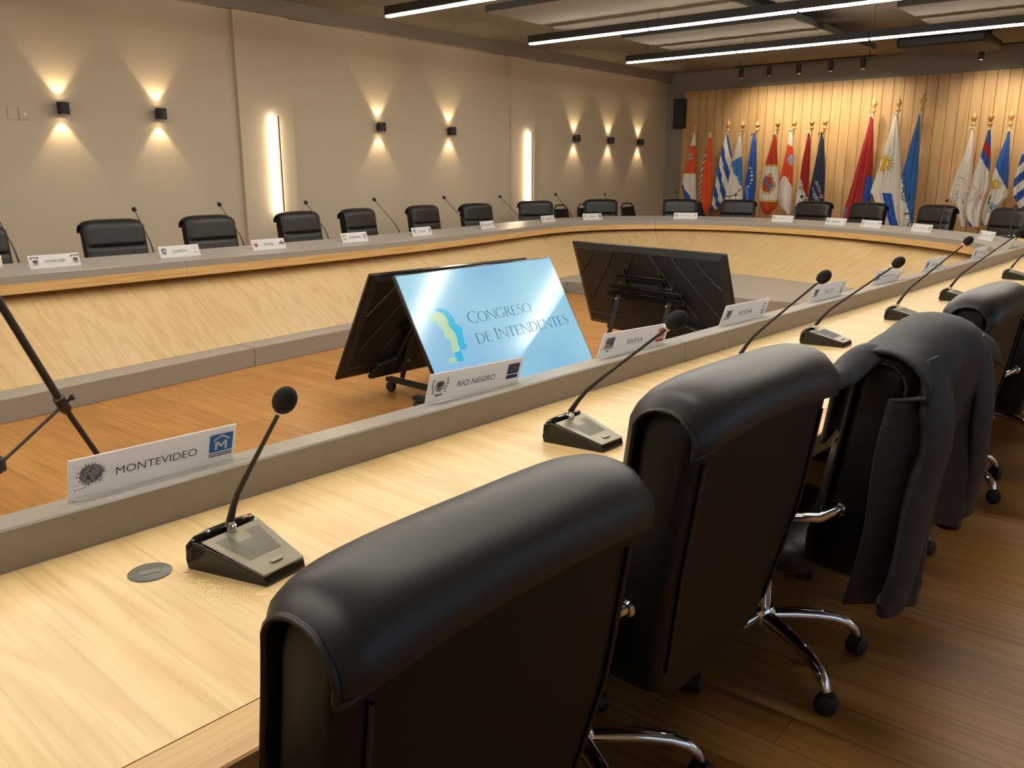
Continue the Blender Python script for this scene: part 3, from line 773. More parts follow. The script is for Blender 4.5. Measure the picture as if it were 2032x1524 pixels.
# ================================================================== NAMEPLATES
PH, PW, LEAN, FOOT = .098, .36, R(19), .078
SLOPE = math.atan((LEDGE_OUT-LEDGE_IN)/LEDGE_W)
def emblem(b, kind, cx, cz, h, put):
    """coats of arms and logos as small flat prints; put(x, z, layer) -> 3-D point; returns materials used"""
    mats = []
    def mid(m):
        if m not in mats: mats.append(m)
        return mats.index(m)
    def poly(P, m, layer=1): b.add([put(cx+x*h, cz+z*h, layer) for x, z in P], [tuple(range(len(P)))], mid(m))
    def disc(x, z, r, m, layer=1, n=14, ry=None): poly([(x+r*math.cos(2*PI*k/n), z+(ry or r)*math.sin(2*PI*k/n)) for k in range(n)], m, layer)
    def ring(x, z, r, w, m, layer=1, a0=0, a1=2*PI, n=18):
        for k in range(n):
            a, c = a0+(a1-a0)*k/n, a0+(a1-a0)*(k+1)/n
            poly([(x+r*math.cos(a), z+r*math.sin(a)), (x+r*math.cos(c), z+r*math.sin(c)), (x+(r-w)*math.cos(c), z+(r-w)*math.sin(c)), (x+(r-w)*math.cos(a), z+(r-w)*math.sin(a))], m, layer)
    shield = lambda s=1: [(-.36*s, .42*s), (.36*s, .42*s), (.36*s, -.05*s), (.22*s, -.33*s), (0, -.5*s), (-.22*s, -.33*s), (-.36*s, -.05*s)]
    dk, gy = ink(96, 94, 98), ink(150, 148, 150)
    if kind == 'tree':       # dense wreath-like coat
        disc(.05, .05, .42, gy)
        rnd = random.Random(3)
        for k in range(60): a, r = rnd.uniform(0, 2*PI), rnd.uniform(.12, .5); disc(.05+r*math.cos(a), .05+r*math.sin(a)*.95, .035, dk if k % 3 else ink(70, 70, 74), 2, 6)
        for k in range(12): poly([(.05+.38*math.cos(k*.26-.6), .05+.38*math.sin(k*.26-.6)), (.05+.56*math.cos(k*.26-.57), .05+.56*math.sin(k*.26-.57)), (.05+.38*math.cos(k*.26-.5), .05+.38*math.sin(k*.26-.5))], dk, 2)
        for k in range(9): poly([(-.55+.12*k, -.55+.015*k), (-.47+.12*k, -.55+.02*k), (-.50+.12*k, -.49+.015*k)], dk, 2)
    elif kind == 'm_house':
        s = .5
        poly([(-.46, .5), (.46, .5), (.5, .46), (.5, -.3), (.46, -.34), (-.46, -.34), (-.5, -.3), (-.5, .46)], ink(52, 116, 190))
        for P in ([(-.34, .18), (0, .38), (.34, .18), (.34, .26), (0, .46), (-.34, .26)], [(-.26, -.24), (-.16, -.24), (-.16, .16), (-.26, .16)], [(.16, -.24), (.26, -.24), (.26, .16), (.16, .16)],
                  [(-.26, .16), (-.14, .16), (.03, -.06), (-.03, -.13)], [(.26, .16), (.14, .16), (-.03, -.06), (.03, -.13)]): poly(P, 'white', 2)
        for z, w in ((-.43, .5), (-.53, .5)): poly([(-w, z-.03), (w, z-.03), (w, z+.03), (-w, z+.03)], dk)
    elif kind == 'coat_wreath':
        poly(shield(.62), gy); poly([(-.16, .2), (.16, .2), (.14, -.02), (-.14, -.02)], ink(70, 74, 92), 2); poly([(-.2, .02), (-.05, .02), (-.05, -.2), (-.12, -.2)], dk, 2); ring(0, .0, .32, .05, dk, 2)
        for sx in (-1, 1):
            for k in range(6): disc(sx*(.44+.05*math.sin(k)), .38-.15*k, .06, dk, 1, 6)
        poly([(-.25, -.52), (.2, -.6), (.22, -.54), (-.2, -.46)], dk); poly([(.25, -.52), (-.2, -.62), (-.22, -.56), (.2, -.46)], dk)
    elif kind == 'blue_block':
        poly([(-.42, .5), (.42, .5), (.42, -.14), (-.42, -.14)], ink(58, 64, 96)); poly([(-.26, .36), (.26, .36), (.26, .02), (-.26, .02)], ink(82, 86, 112), 2)
        poly([(-.42, -.20), (.42, -.20), (.42, -.44), (-.42, -.44)], ink(46, 54, 104))
    elif kind == 'rivera_coat':
        poly([(-.4, .45), (.4, .45), (.4, -.4), (-.4, -.4)], ink(190, 178, 170)); poly([(.05, .45), (.4, .45), (.4, .1), (.05, .1)], ink(84, 98, 160), 2); poly([(0, .15), (.4, .15), (.4, -.2), (0, -.2)], ink(104, 116, 104), 2)
        poly([(-.38, .3), (.0, .42), (.0, .02), (-.3, .0)], ink(110, 112, 96), 2); poly([(-.4, -.12), (.1, -.12), (.0, -.28), (-.4, -.28)], ink(196, 128, 110), 2); poly([(-.2, -.5), (.2, -.5), (0, -.62)], dk)
    elif kind == 'orange_bars':
        for z0, z1, c in ((.5, .24, (222, 112, 76)), (.10, -.18, (226, 128, 94)), (-.30, -.52, (226, 104, 60))): poly([(-.4, z0), (.4, z0), (.4, z1), (-.4, z1)], ink(*c))
        for z in (.17, -.24): poly([(-.3, z-.03), (.38, z-.03), (.38, z+.03), (-.3, z+.03)], ink(232, 160, 136))
    elif kind == 'grey_coat':
        poly(shield(.8), gy); disc(0, .1, .2, dk, 2); poly([(-.26, .0), (.24, -.06), (.16, -.26), (-.12, -.3)], ink(118, 116, 120), 2)
        for sx in (-1, 1):
            for k in range(5): disc(sx*.36, .3-.16*k, .06, dk, 1, 6)
        poly([(-.34, -.46), (.34, -.40), (.34, -.34), (-.34, -.40)], dk)
    elif kind == 'small_logo':
        ring(0, .25, .26, .09, gy); poly([(-.3, -.12), (.3, -.12), (.3, -.22), (-.3, -.22)], dk); disc(.05, -.42, .13, ink(70, 70, 76))
    elif kind == 'bell_tree':
        for P in ([(-.5, .5), (.5, .5), (.5, .40), (-.5, .40)], [(-.5, .5), (-.40, .5), (-.36, .18), (-.44, .20)], [(.5, .5), (.40, .5), (.36, .18), (.44, .20)]): poly(P, ink(52, 42, 44))
        disc(.05, -.05, .34, ink(74, 58, 56), 1, 16, .20); poly([(-.03, -.1), (.10, -.1), (.13, -.42), (-.06, -.42)], ink(70, 56, 50), 2); disc(.05, -.36, .42, ink(168, 146, 148), 1, 16, .20)
    elif kind == 'navy_shield':
        poly(shield(.95), ink(66, 72, 92)); poly(shield(.62), ink(112, 118, 136), 2); poly([(-.1, .2), (.2, .12), (.05, -.2)], ink(210, 206, 200), 3)
    elif kind == 'sun_ring':
        ring(0, .15, .26, .05, ink(186, 184, 180))
        for k in range(12): a = k*PI/6; disc(.36*math.cos(a), .15+.36*math.sin(a), .03, ink(196, 192, 186), 1, 6)
        poly([(-.45, -.42), (.45, -.42), (.45, -.36), (-.45, -.36)], gy)
    elif kind == 'red_shield':
        poly(shield(.95), ink(152, 58, 62)); poly([(-.30, .36), (.30, .36), (.30, .1), (-.30, .1)], ink(206, 190, 190), 2); poly([(-.16, .02), (.16, .02), (.0, -.34)], ink(70, 62, 96), 2)
    elif kind == 'navy_text':
        disc(.0, .3, .13, ink(46, 56, 92)); poly([(-.5, .1), (.5, .1), (.5, -.16), (-.5, -.16)], ink(46, 56, 92)); poly([(-.3, -.28), (.3, -.28), (.3, -.34), (-.3, -.34)], gy)
    elif kind == 'green_coat':
        poly(shield(1), ink(128, 142, 110)); disc(0, .0, .26, ink(214, 206, 140), 2); poly([(-.3, .42), (.3, .42), (.26, .28), (-.26, .28)], ink(72, 84, 100), 2); poly([(-.36, -.18), (-.1, -.48), (-.05, -.36), (-.3, -.1)], ink(86, 110, 150), 2)
    elif kind == 'navy_crest':
        poly(shield(.8), ink(70, 76, 90)); poly(shield(.48), ink(196, 198, 204), 2); poly([(-.25, -.6), (.25, -.6), (.25, -.53), (-.25, -.53)], gy)
    elif kind == 'blue_flag':
        poly([(-.38, .46), (.38, .46), (.38, .0), (-.38, .0)], ink(72, 130, 200)); poly([(-.1, .0), (.38, .0), (.25, -.5), (.08, -.3)], ink(186, 70, 66)); poly([(-.38, .0), (-.1, .0), (.0, -.28)], ink(226, 214, 214), 1)
    elif kind == 'dark_ring':
        ring(0, 0, .42, .10, ink(120, 112, 96)); disc(0, .02, .18, ink(180, 168, 140)); poly([(-.3, -.5), (.3, -.5), (.3, -.42), (-.3, -.42)], gy)
    elif kind == 'black_mark':
        disc(0, .1, .2, ink(60, 58, 64), 1, 10, .3); poly([(-.04, -.2), (.04, -.2), (.06, .1), (-.06, .1)], ink(60, 58, 64)); poly([(-.34, -.42), (.34, -.42), (.34, -.34), (-.34, -.34)], gy)
    elif kind == 'navy_square':
        poly([(-.36, .5), (.36, .5), (.36, -.5), (-.36, -.5)], ink(42, 54, 104)); poly([(-.08, .32), (.08, .32), (.12, -.2), (-.12, -.2)], 'white', 2)
    elif kind == 'faint_mark':
        poly([(-.3, .4), (.1, .4), (.3, -.3), (-.2, -.2)], ink(196, 190, 182)); ring(0, 0, .4, .06, ink(190, 186, 178))
    elif kind == 'crescent':
        ring(0, 0, .44, .12, ink(150, 144, 134), 1, -1.3, 1.6)
    elif kind == 'seal':
        ring(0, 0, .44, .10, ink(140, 142, 128)); disc(0, 0, .22, ink(170, 168, 150), 1, 10); poly([(-.2, -.1), (.16, .2), (.2, .1), (-.1, -.2)], ink(120, 124, 116), 2)
    elif kind == 'acu':
        for x in (-.34, .0, .34): ring(x, .14, .17, .07, ink(116, 122, 116), 1, -.6 if x else 0, 5.2)
        poly([(-.5, -.3), (.5, -.3), (.5, -.22), (-.5, -.22)], ink(150, 150, 142))
    return mats
def nameplate(text, s, near, label, left, right, turn=0.0, o=.10, cap=.021, bar=False, curl=0.0):
    p, d, n = run(s); q = p + n*o
    right_v = d if near else -d
    ang = math.atan2(right_v.y, right_v.x) + R(turn)
    t = thing('nameplate', label, 'nameplate', (q.x, q.y, ledge_z(o)+.001), ang, 'nameplates on the near ledge' if near else 'nameplates on the far and head ledges')
    sg = -1.0 if near else 1.0            # local y of the outward (seat) side
    sl, cl = math.sin(LEAN), math.cos(LEAN)
    def P(x, z, h=0.0):                   # point on the plate; h lifts it towards the reader
        w = z*sl; hh = -h
        y = sg*w
        c = curl*max(0, z-.03)**2*8*max(0, (.06+x)/.2) if curl else 0
        return (x, y + hh*cl + sg*c, z*cl + (h*sl*(-1 if near else 1)) - c*.6)
    b = MB(); hw = PW/2; nx, nz = (16, 8) if curl else (1, 1)
    for hh, flip in ((.0016, False), (-.0016, True)):
        V = [P(-hw+PW*i/nx, PH*j/nz, hh) for j in range(nz+1) for i in range(nx+1)]
        F = [(j*(nx+1)+i, j*(nx+1)+i+1, (j+1)*(nx+1)+i+1, (j+1)*(nx+1)+i) for j in range(nz) for i in range(nx)]
        b.add(V, [f[::-1] for f in F] if flip else F)
    m = (nx+1)*(nz+1)
    rim = [i for i in range(nx+1)] + [(j+1)*(nx+1)-1 for j in range(1, nz+1)] + [nz*(nx+1)+i for i in range(nx-1, -1, -1)] + [j*(nx+1) for j in range(nz-1, 0, -1)]
    for a, c in zip(rim, rim[1:]+rim[:1]): b.f.append([a, a+m, c+m, c]); b.mi.append(0)
    b.build('card', 'card', t, smooth=30)
    h = MB()                              # clear holder: foot on the ledge and a lip in front of the card
    th = .003; ts = math.tan(SLOPE)
    V = [(sx*hw, sg*w, w*ts + z) for sx in (-1, 1) for w, z in ((-.002, 0), (FOOT, 0), (FOOT, th), (-.002, th))]
    h.add(V, [(0, 1, 2, 3), (7, 6, 5, 4), (0, 4, 5, 1), (1, 5, 6, 2), (2, 6, 7, 3), (3, 7, 4, 0)])
    V = [P(x, z, hh) for hh in (.0012, .0034) for x, z in ((-hw, .0335), (hw, .0335), (hw, .0345), (-hw, .0345))]
    h.add(V, [(0, 1, 2, 3), (7, 6, 5, 4), (0, 4, 5, 1), (1, 5, 6, 2), (2, 6, 7, 3), (3, 7, 4, 0)])
    h.build('acrylic_holder', 'acrylic', t, smooth=0)
    e0 = .0042
    if text:
        V, F, w = text_geo(text); k = min(cap, .165/w) if not near else cap
        lb = MB(); lb.add([P(v.x*k, v.y*cap + .040, e0) for v in V], F)
        lb.build('lettering', 'ink', t, smooth=0)
    if bar:
        lb = MB()
        for z, hw2 in ((.052, .075), (.040, .05)):
            lb.add([P(-hw2, z-.003, e0), P(hw2, z-.003, e0), P(hw2, z+.003, e0), P(-hw2, z+.003, e0)], [(0, 1, 2, 3)])
            break
        lb.build('lettering', 'ink_faint', t, smooth=0)
    for kind, x in ((left, -hw+.040), (right, hw-.036)):
        if kind:
            lb = MB(); mats = emblem(lb, kind, x, .055, .056 if near else .058, lambda x_, z_, l: P(x_, z_, e0+.0004*l)); lb.build('emblem', mats, t, smooth=0)
    return t
NPX = 'white nameplate on the near ledge '
for a in [
 ('MONTEVIDEO', 4.447, NPX+'reading MONTEVIDEO, with a blue square logo', 'tree', 'm_house', -2, .095, .0195),
 ('RÍO NEGRO', 5.43, NPX+'reading RIO NEGRO, in front of the blue screen', 'coat_wreath', 'blue_block', -6, .095, .0195),
 ('RIVERA', 6.255, NPX+'reading RIVERA, with orange bars', 'rivera_coat', 'orange_bars', -8, .11, .019),
 ('ROCHA', 7.155, NPX+'reading ROCHA, in front of the black monitor', 'grey_coat', 'small_logo', -5, .10, .0215),
 ('SALTO', 8.105, NPX+'reading SALTO, behind the third microphone head', 'grey_coat', 'small_logo', -5, .10, .0215),
 (None, 9.035, NPX+'with a curling unreadable card, just after SALTO', 'grey_coat', 'small_logo', -6, .10, .0215),
 ('SORIANO', 9.97, NPX+'small and pale, second after SALTO', 'grey_coat', 'small_logo', -3, .10, .018),
 (None, 11.17, NPX+'third after SALTO, below the head table corner', 'grey_coat', 'small_logo', -2, .10, .0215),
 (None, 12.36, NPX+'at the right edge of the photo, farthest along', 'grey_coat', 'small_logo', -2, .10, .0215)]:
    nameplate(a[0], a[1], True, a[2], a[3], a[4], a[5], a[6], a[7], bar=a[0] is None, curl=1.0 if 'curling' in a[2] else 0)
FPX = 'white nameplate on the far ledge reading '
for a in [('LAVALLEJA', 28.25, 'bell_tree', 'bell_tree', ', leftmost in view'), ('FLORIDA', 27.25, 'navy_shield', 'sun_ring', ''), ('FLORES', 26.36, 'red_shield', 'navy_text', ''), ('DURAZNO', 25.28, 'green_coat', 'navy_crest', ''), ('COLONIA', 24.19, 'blue_flag', 'navy_crest', ''), ('CERRO LARGO', 22.72, 'dark_ring', 'black_mark', ''), ('CANELONES', 21.0, 'navy_crest', 'faint_mark', ''), ('ARTIGAS', 20.05, 'faint_mark', 'navy_square', ', with a navy square')]:
    nameplate(a[0], a[1], False, FPX+a[0]+a[4], a[2], a[3], 0, .09, .022)
for text, s, lab, l, r_ in [(None, 18.61, 'leftmost on the head table, below the leftmost flag', 'seal', 'faint_mark'), (None, 17.13, 'on the head table below the red and white flags, second from its left', 'seal', None), ('PRESIDENTE', 16.22, 'on the head table reading PRESIDENTE, third from its left', 'seal', 'crescent'), (None, 15.60, 'on the head table touching the right end of PRESIDENTE', 'seal', 'acu'), (None, 14.70, 'on the head table below the tall blue and white flag', 'crescent', 'seal'), (None, 13.44, 'on the head table at its right corner, farthest right', 'seal', 'faint_mark')]:
    nameplate(text, s, False, 'white nameplate '+lab, l, r_, 0, .09, .018, bar=text is None)

# ================================================================== MONITORS
MWD, MHT = 1.425, .815
def monitor(label, bottom, tilt, yaw, on, MHT=.815):
    t = thing('monitor', label, 'television', bottom)
    t.rotation_euler = (tilt, 0, yaw)
    b = MB(); b.box((0, 0, MHT/2), (MWD, .022, MHT)); b.build('bezel', 'black_gloss', t, bevel=.004)
    sc = MB(); x0, z0, x1, z1 = -MWD/2+.008, .016, MWD/2-.008, MHT-.008
    nx, nz = 24, 14
    if on: sc.grid(lambda u, v: Vector((x0+(x1-x0)*u, -.0118, z0+(z1-z0)*v)), nx, nz)
    else: sc.grid(lambda u, v: Vector((x0+(x1-x0)*u, -.0118, z0+(z1-z0)*v)), 2, 2)
    s = sc.build('screen', 'screen_on' if on else 'black_gloss', t, smooth=0)
    # rear shell: shallow pyramid with embossed diagonal ridges and a thicker lower box
    r_ = MB()
    V = [(-MWD/2+.01, .011, .01), (MWD/2-.01, .011, .01), (MWD/2-.01, .011, MHT-.006), (-MWD/2+.01, .011, MHT-.006),
         (-MWD/2+.05, .036, .04), (MWD/2-.05, .036, .04), (MWD/2-.05, .030, MHT-.04), (-MWD/2+.05, .030, MHT-.04)]
    r_.add(V, [(3, 2, 1, 0), (4, 5, 6, 7), (0, 1, 5, 4), (1, 2, 6, 5), (2, 3, 7, 6), (3, 0, 4, 7)])
    sh = r_.build('rear_shell', 'black', t, smooth=0)
    rd = MB()
    for sx in (-1, 1):
        for x_top, x_bot, zb in ((.08, .42, .22), (.28, .62, .25), (.48, .66, .52)):
            rd.tube([(sx*x_top, .031, MHT-.045), (sx*(x_top+.03), .033, MHT-.10), (sx*x_bot, .036, zb*MHT/.815)], .005, 6)
    rd.tube([(-.66, .036, .10), (.66, .036, .10)], .004, 6)
    rd.build('embossed_ridges', 'ridge', sh, smooth=60)
    lb = MB(); lb.prism([(-.48, .0), (.48, .0), (.44, .11), (.30, .14), (.26, .40), (-.26, .40), (-.30, .14), (-.44, .11)], .034, .070, mat=Matrix(((1, 0, 0, 0), (0, 0, 1, 0), (0, 1, 0, 0), (0, 0, 0, 1))))
    lb.build('rear_electronics_box', 'black', t, bevel=.008)
    return t
# bright blue presentation image
def screen_material():
    m = pmat('lit screen image', (.01, .01, .01), .13, spec=.65); N, L, b = nt(m)
    tc = N.new('ShaderNodeTexCoord'); n = N.new('ShaderNodeTexNoise'); n.inputs['Scale'].default_value = 1.6; n.inputs['Detail'].default_value = 0
    L.new(tc.outputs['Object'], n.inputs['Vector'])
    cr = N.new('ShaderNodeValToRGB'); cr.color_ramp.elements[0].color = srgb(150, 206, 240); cr.color_ramp.elements[1].color = srgb(176, 232, 250)
    cr.color_ramp.elements[0].position = .35; cr.color_ramp.elements[1].position = .65
    L.new(n.outputs['Fac'], cr.inputs[0]); L.new(cr.outputs[0], b.inputs['Emission Color']); b.inputs['Emission Strength'].default_value = SCREEN_POWER
    return m
M['screen_on'] = screen_material()
TILT = R(-29.4)
mA = monitor('large lit monitor with a pale blue slide of two profile heads, facing the camera', (3.845, 3.003, .191), TILT, 0.0, True)
mB = monitor('large monitor seen from behind, leaning back to back with the lit one', (4.08, 4.20, .150), TILT, R(177), False)
mD = monitor('large black monitor seen from behind at right of the lit screen', (5.27, 2.93, .336), R(-19), R(77.1), False, .66)
# the slide: drawn flat on the screen, coordinates are metres from the top left corner of the panel
def slide(name, mat, shapes, parent, lift=.0006):
    b = MB()
    for P in shapes: b.add([(-MWD/2+u, -.0118-lift, MHT-v) for u, v in P], [tuple(range(len(P)))])
    b.build(name, mat, parent, smooth=0)
scr_part = [c for c in mA.children if c.name.startswith('screen')][0]
def Lc(q): return SLIDE_MAP(q)

SL_BLUE=[(0.203,0.231),(0.233,0.227),(0.266,0.235),(0.288,0.252),(0.304,0.281),(0.314,0.304),(0.311,0.323),(0.305,0.329),(0.322,0.344),(0.339,0.358),(0.351,0.373),(0.346,0.381),(0.332,0.386),(0.333,0.393),(0.333,0.408),(0.327,0.416),(0.327,0.431),(0.321,0.444),(0.322,0.466),(0.324,0.483),(0.316,0.491),(0.279,0.492),(0.268,0.496),(0.264,0.518),(0.265,0.553),(0.213,0.553),(0.21,0.525),(0.211,0.498),(0.251,0.495),(0.266,0.492),(0.269,0.469),(0.264,0.449),(0.276,0.427),(0.277,0.413),(0.27,0.403),(0.28,0.39),(0.268,0.371),(0.257,0.346),(0.253,0.329),(0.263,0.309),(0.257,0.282),(0.245,0.263),(0.222,0.248),(0.201,0.241)]
SL_GREEN=[(0.146,0.275),(0.171,0.256),(0.2,0.243),(0.221,0.249),(0.244,0.264),(0.256,0.282),(0.262,0.31),(0.253,0.33),(0.256,0.347),(0.268,0.372),(0.28,0.391),(0.27,0.404),(0.277,0.414),(0.275,0.428),(0.263,0.45),(0.262,0.482),(0.252,0.494),(0.2,0.496),(0.2,0.485),(0.21,0.454),(0.219,0.428),(0.211,0.412),(0.19,0.399),(0.188,0.38),(0.196,0.365),(0.184,0.342),(0.176,0.317),(0.176,0.299),(0.13,0.294)]
SL_GREEN2=[(0.152,0.521),(0.195,0.522),(0.202,0.55),(0.146,0.55)]
MHT = .815
slide('face_logo', glow('logo cyan', 0, 190, 236), [SL_BLUE], scr_part, .0010)
slide('face_logo', glow('logo pale green', 190, 226, 180), [SL_GREEN, SL_GREEN2], scr_part, .0008)
def strip(P, Wd):
    """quads along a line with varying width"""
    out = []
    L_ = []
    for i, p in enumerate(P):
        a, c = P[max(i-1, 0)], P[min(i+1, len(P)-1)]; dx, dy = c[0]-a[0], c[1]-a[1]; l = math.hypot(dx, dy) or 1
        w = (Wd[i] if isinstance(Wd, list) else Wd)/2; L_.append(((p[0]-dy/l*w, p[1]+dx/l*w), (p[0]+dy/l*w, p[1]-dx/l*w)))
    for (a, b), (c, d) in zip(L_, L_[1:]): out.append([a, b, d, c])
    return out
def arc(cx, cy, rx, ry, a0, a1, n=22, thick=.10, thin=.04):
    P, Wd = [], []
    for k in range(n+1):
        a = R(a0+(a1-a0)*k/n); P.append((cx+rx*math.cos(a), cy+ry*math.sin(a))); Wd.append(thin+(thick-thin)*abs(math.cos(a))**1.5)
    return strip(P, Wd)
def vbar(x, w=.10, y0=0, y1=1, serif=True):
    q = [[(x-w/2, y0), (x+w/2, y0), (x+w/2, y1), (x-w/2, y1)]]
    if serif:
        for y in (y0, y1-.03): q.append([(x-w/2-.07, y), (x+w/2+.07, y), (x+w/2+.07, y+.03), (x-w/2-.07, y+.03)])
    return q
def hbar(x0, x1, y, w=.04): return [[(x0, y-w/2), (x1, y-w/2), (x1, y+w/2), (x0, y+w/2)]]
def glyph(c):
    if c == 'O': return arc(.46, .5, .40, .49, 0, 360, 36), .92
    if c == 'C': return arc(.48, .5, .42, .49, 48, 312, 30)+[[(.74, .80), (.79, .80), (.79, .96), (.76, .96)]], .84
    if c == 'G': return arc(.48, .5, .42, .49, 48, 318, 30)+[[(.74, .80), (.79, .80), (.79, .96), (.76, .96)]]+vbar(.76, .09, .06, .44, False)+hbar(.66, .88, .44), .94
    if c == 'N': return vbar(.12, .05)+vbar(.80, .05)+[[(.08, .99), (.20, .99), (.82, .0), (.76, .0)]], .92
    if c == 'R': return vbar(.14)+arc(.28, .74, .24, .245, 90, -90, 14)+hbar(.14, .30, .98)+hbar(.14, .34, .50)+[[(.30, .50), (.41, .50), (.76, 0), (.62, 0)]], .74
    if c == 'E': return vbar(.14)+hbar(.14, .54, .98)+hbar(.14, .48, .52)+hbar(.14, .56, .02)+[[(.51, .84), (.54, .84), (.54, 1), (.51, 1)], [(.53, 0), (.56, 0), (.58, .17), (.55, .17)], [(.46, .44), (.48, .44), (.48, .60), (.46, .60)]], .62
    if c == 'S':
        P = [(.50, .84), (.46, .93), (.34, .98), (.20, .93), (.13, .80), (.16, .67), (.30, .55), (.44, .43), (.53, .29), (.50, .13), (.38, .03), (.24, .02), (.13, .08), (.09, .20)]
        return strip(P, [.05, .04, .04, .05, .07, .09, .10, .10, .09, .07, .05, .04, .04, .05]), .64
    if c == 'D': return vbar(.14)+arc(.34, .5, .42, .48, 90, -90, 22)+hbar(.14, .36, .98)+hbar(.14, .36, .02), .86
    if c == 'I': return vbar(.16), .34
    if c == 'T': return vbar(.34, .10)+hbar(.02, .66, .975, .05)+[[(.02, .84), (.05, .84), (.05, 1), (.02, 1)], [(.63, .84), (.66, .84), (.66, 1), (.63, 1)]], .70
    return [], .45
def word_line(parts, u0, u1, base):
    tot = sum(glyph(c)[1]*h for c, h in parts); k = (u1-u0)/tot; x = u0; out = []
    for c, h in parts:
        q, w = glyph(c)
        for P in q: out.append([(x+px*h*k, base-py*h) for px, py in P])
        x += w*h*k
    return out
big, sm_ = .073, .063
slide('lettering', glow('slide lettering', 62, 112, 138), word_line([('C', big)]+[(c, sm_) for c in 'ONGRESO'], .423, 1.013, .3515)
      + word_line([(c, sm_) for c in 'DE']+[(' ', .045), ('I', big)]+[(c, sm_) for c in 'NTENDENTES'], .422, 1.336, .4785), scr_part, .0012)

# ------------------------------------------------------------------ trolley stands
def stand(label, loc, yaw, mount_h, yt, yb, spread=.30, tilt=-29.4):
    """wheeled stand: two long feet, two uprights leaning to the panel; local +y is the rear of the monitor"""
    t = thing('monitor_stand', label, 'monitor stand', loc, yaw, 'wheeled monitor stands inside the oval')
    for sx in (-1, 1):
        f = MB(); f.box((sx*spread, .15, .085), (.05, .62, .03)); ft = f.build('foot', 'black_matte', t, bevel=.004)
        for y in (-.13, .43):
            c = MB(); m = Matrix.Translation((sx*spread, y, .034)) @ Matrix.Rotation(PI/2, 4, 'Y')
            for dz in (-.012, .012): c.lathe([(0, dz-.008), (.031, dz-.008), (.034, dz-.004), (.034, dz+.004), (.031, dz+.008), (0, dz+.008)], 18, mat=m, cap=False)
            c.lathe([(.012, -.034), (.012, .04)], 10, mat=Matrix.Translation((sx*spread, y, .06)))
            c.box((sx*spread+.02, y+.05, .072), (.012, .05, .012), 0)
            c.build('caster', 'rubber', ft, smooth=40)
        u = MB(); u.tube([(sx*spread*.80, yb, .095), (sx*spread*.80, yb+(yt-yb)*.5, .095+(mount_h-.095)*.5), (sx*spread*.80, yt, mount_h)], .024, 4, flat=.8); up = u.build('upright', 'black_matte', t, smooth=40)
        for k in (.35, .95):
            s = MB(); s.ellipsoid((sx*spread*.80, yb+(yt-yb)*k+.02, .095+(mount_h-.095)*k), (.009, .009, .009), nu=10, nv=6); s.build('bolt', 'steel', up)
    cb = MB(); cb.box((0, .30, .085), (spread*2, .06, .035)); cb.build('cross_bar', 'black_matte', t, bevel=.004)
    mt = MB(); tl = Matrix.Rotation(R(tilt), 4, 'X')
    mt.box((0, yt-.015, mount_h+.005), (.74, .03, .04)); q = -math.tan(R(tilt)); mt.box((0, yt-.01+.04*q, mount_h+.055), (.70, .02, .025)); mt.box((0, yt-.01+.135*q, mount_h+.145), (.46, .02, .025))
    for sx in (-1, 1): mt.box((sx*.17, yt-.02+.085*q, mount_h+.085), (.04, .02, .24), mat=tl)
    mt.build('mount_bracket', 'black_gloss', t, bevel=.003)
    return t
stand('wheeled stand under the lit monitor, hidden behind the near ledge', (3.845, 3.22, 0), 0.0, .50, .03, .12)
stand('wheeled stand of the back to back monitor, its front caster visible on the floor', (4.08, 4.02, 0), R(177), .47, .06, -.08)
stand('wheeled stand of the black monitor, two flat uprights visible', (5.10, 2.97, 0), R(77.1), .60, .01, .17, .30, -19)

# ------------------------------------------------------------------ tripod and the white device on it
tp = thing('tripod', 'black metal tripod standing inside the oval at the left edge of the photo', 'tripod', (1.16, 3.62, 0))
AP = Vector((0.03, -.02, 1.02))
for k, (fx, fy) in enumerate(((.575, .275), (-.49, .41), (-.52, -.36))):
    ft_ = Vector((fx, fy, .015)); l = MB(); mid = AP.lerp(ft_, .56)
    st = AP + Vector((fx, fy, 0)).normalized()*.04
    l.tube([st, mid], .016, 10); l.tube([mid, ft_], .0125, 10)
    lg = l.build('leg', 'black_matte', tp, smooth=60)
    c = MB(); dr = (ft_-AP).normalized(); rot = Vector((0, 0, 1)).rotation_difference(dr).to_matrix().to_4x4()
    c.lathe([(.015, -.05), (.024, -.045), (.025, .025), (.018, .04)], 14, mat=Matrix.Translation(mid) @ rot); c.tube([mid, mid+Vector((.03, -.02, .03))], .007, 8); c.tube([mid+Vector((.028, -.018, .028)), mid+Vector((.040, -.026, .036))], .013, 8); c.build('leg_clamp', 'black', lg)
    r_ = MB(); r_.ellipsoid(ft_+Vector((0, 0, .005)), (.02, .02, .02), nu=12, nv=8); r_.build('foot', 'rubber', lg)
    b = MB(); b.tube([mid, Vector((0, 0, .30))], .007, 8); b.build('brace', 'black_matte', tp, smooth=60)
c = MB(); c.tube([(0, 0, .27), (0, 0, 1.07)], .014, 12); c.lathe([(.02, .275), (.03, .28), (.03, .33), (.02, .335)], 14); c.build('centre_column', 'black_matte', tp)
c = MB(); c.lathe([(.03, .98), (.06, .985), (.06, 1.05), (.045, 1.07), (.045, 1.085), (.0, 1.085)], 18); c.build('crown', 'black', tp)
wd_ = thing('video_camera', 'white camera on the tripod, a sliver at the left edge of the photo', 'camera', (1.16, 3.62, 1.088))
b = MB(); b.lathe([(0, 0), (.112, 0), (.118, .008), (.118, .045), (.105, .055), (.105, .105), (.095, .115), (0, .115)], 28, cap=False); b.build('base', 'white', wd_)
b = MB(); b.lathe([(.045, .112), (.06, .12), (.085, .15), (.09, .25), (.08, .30), (.06, .33), (0, .335)], 24, cap=False); hd_ = b.build('head', 'white', wd_)
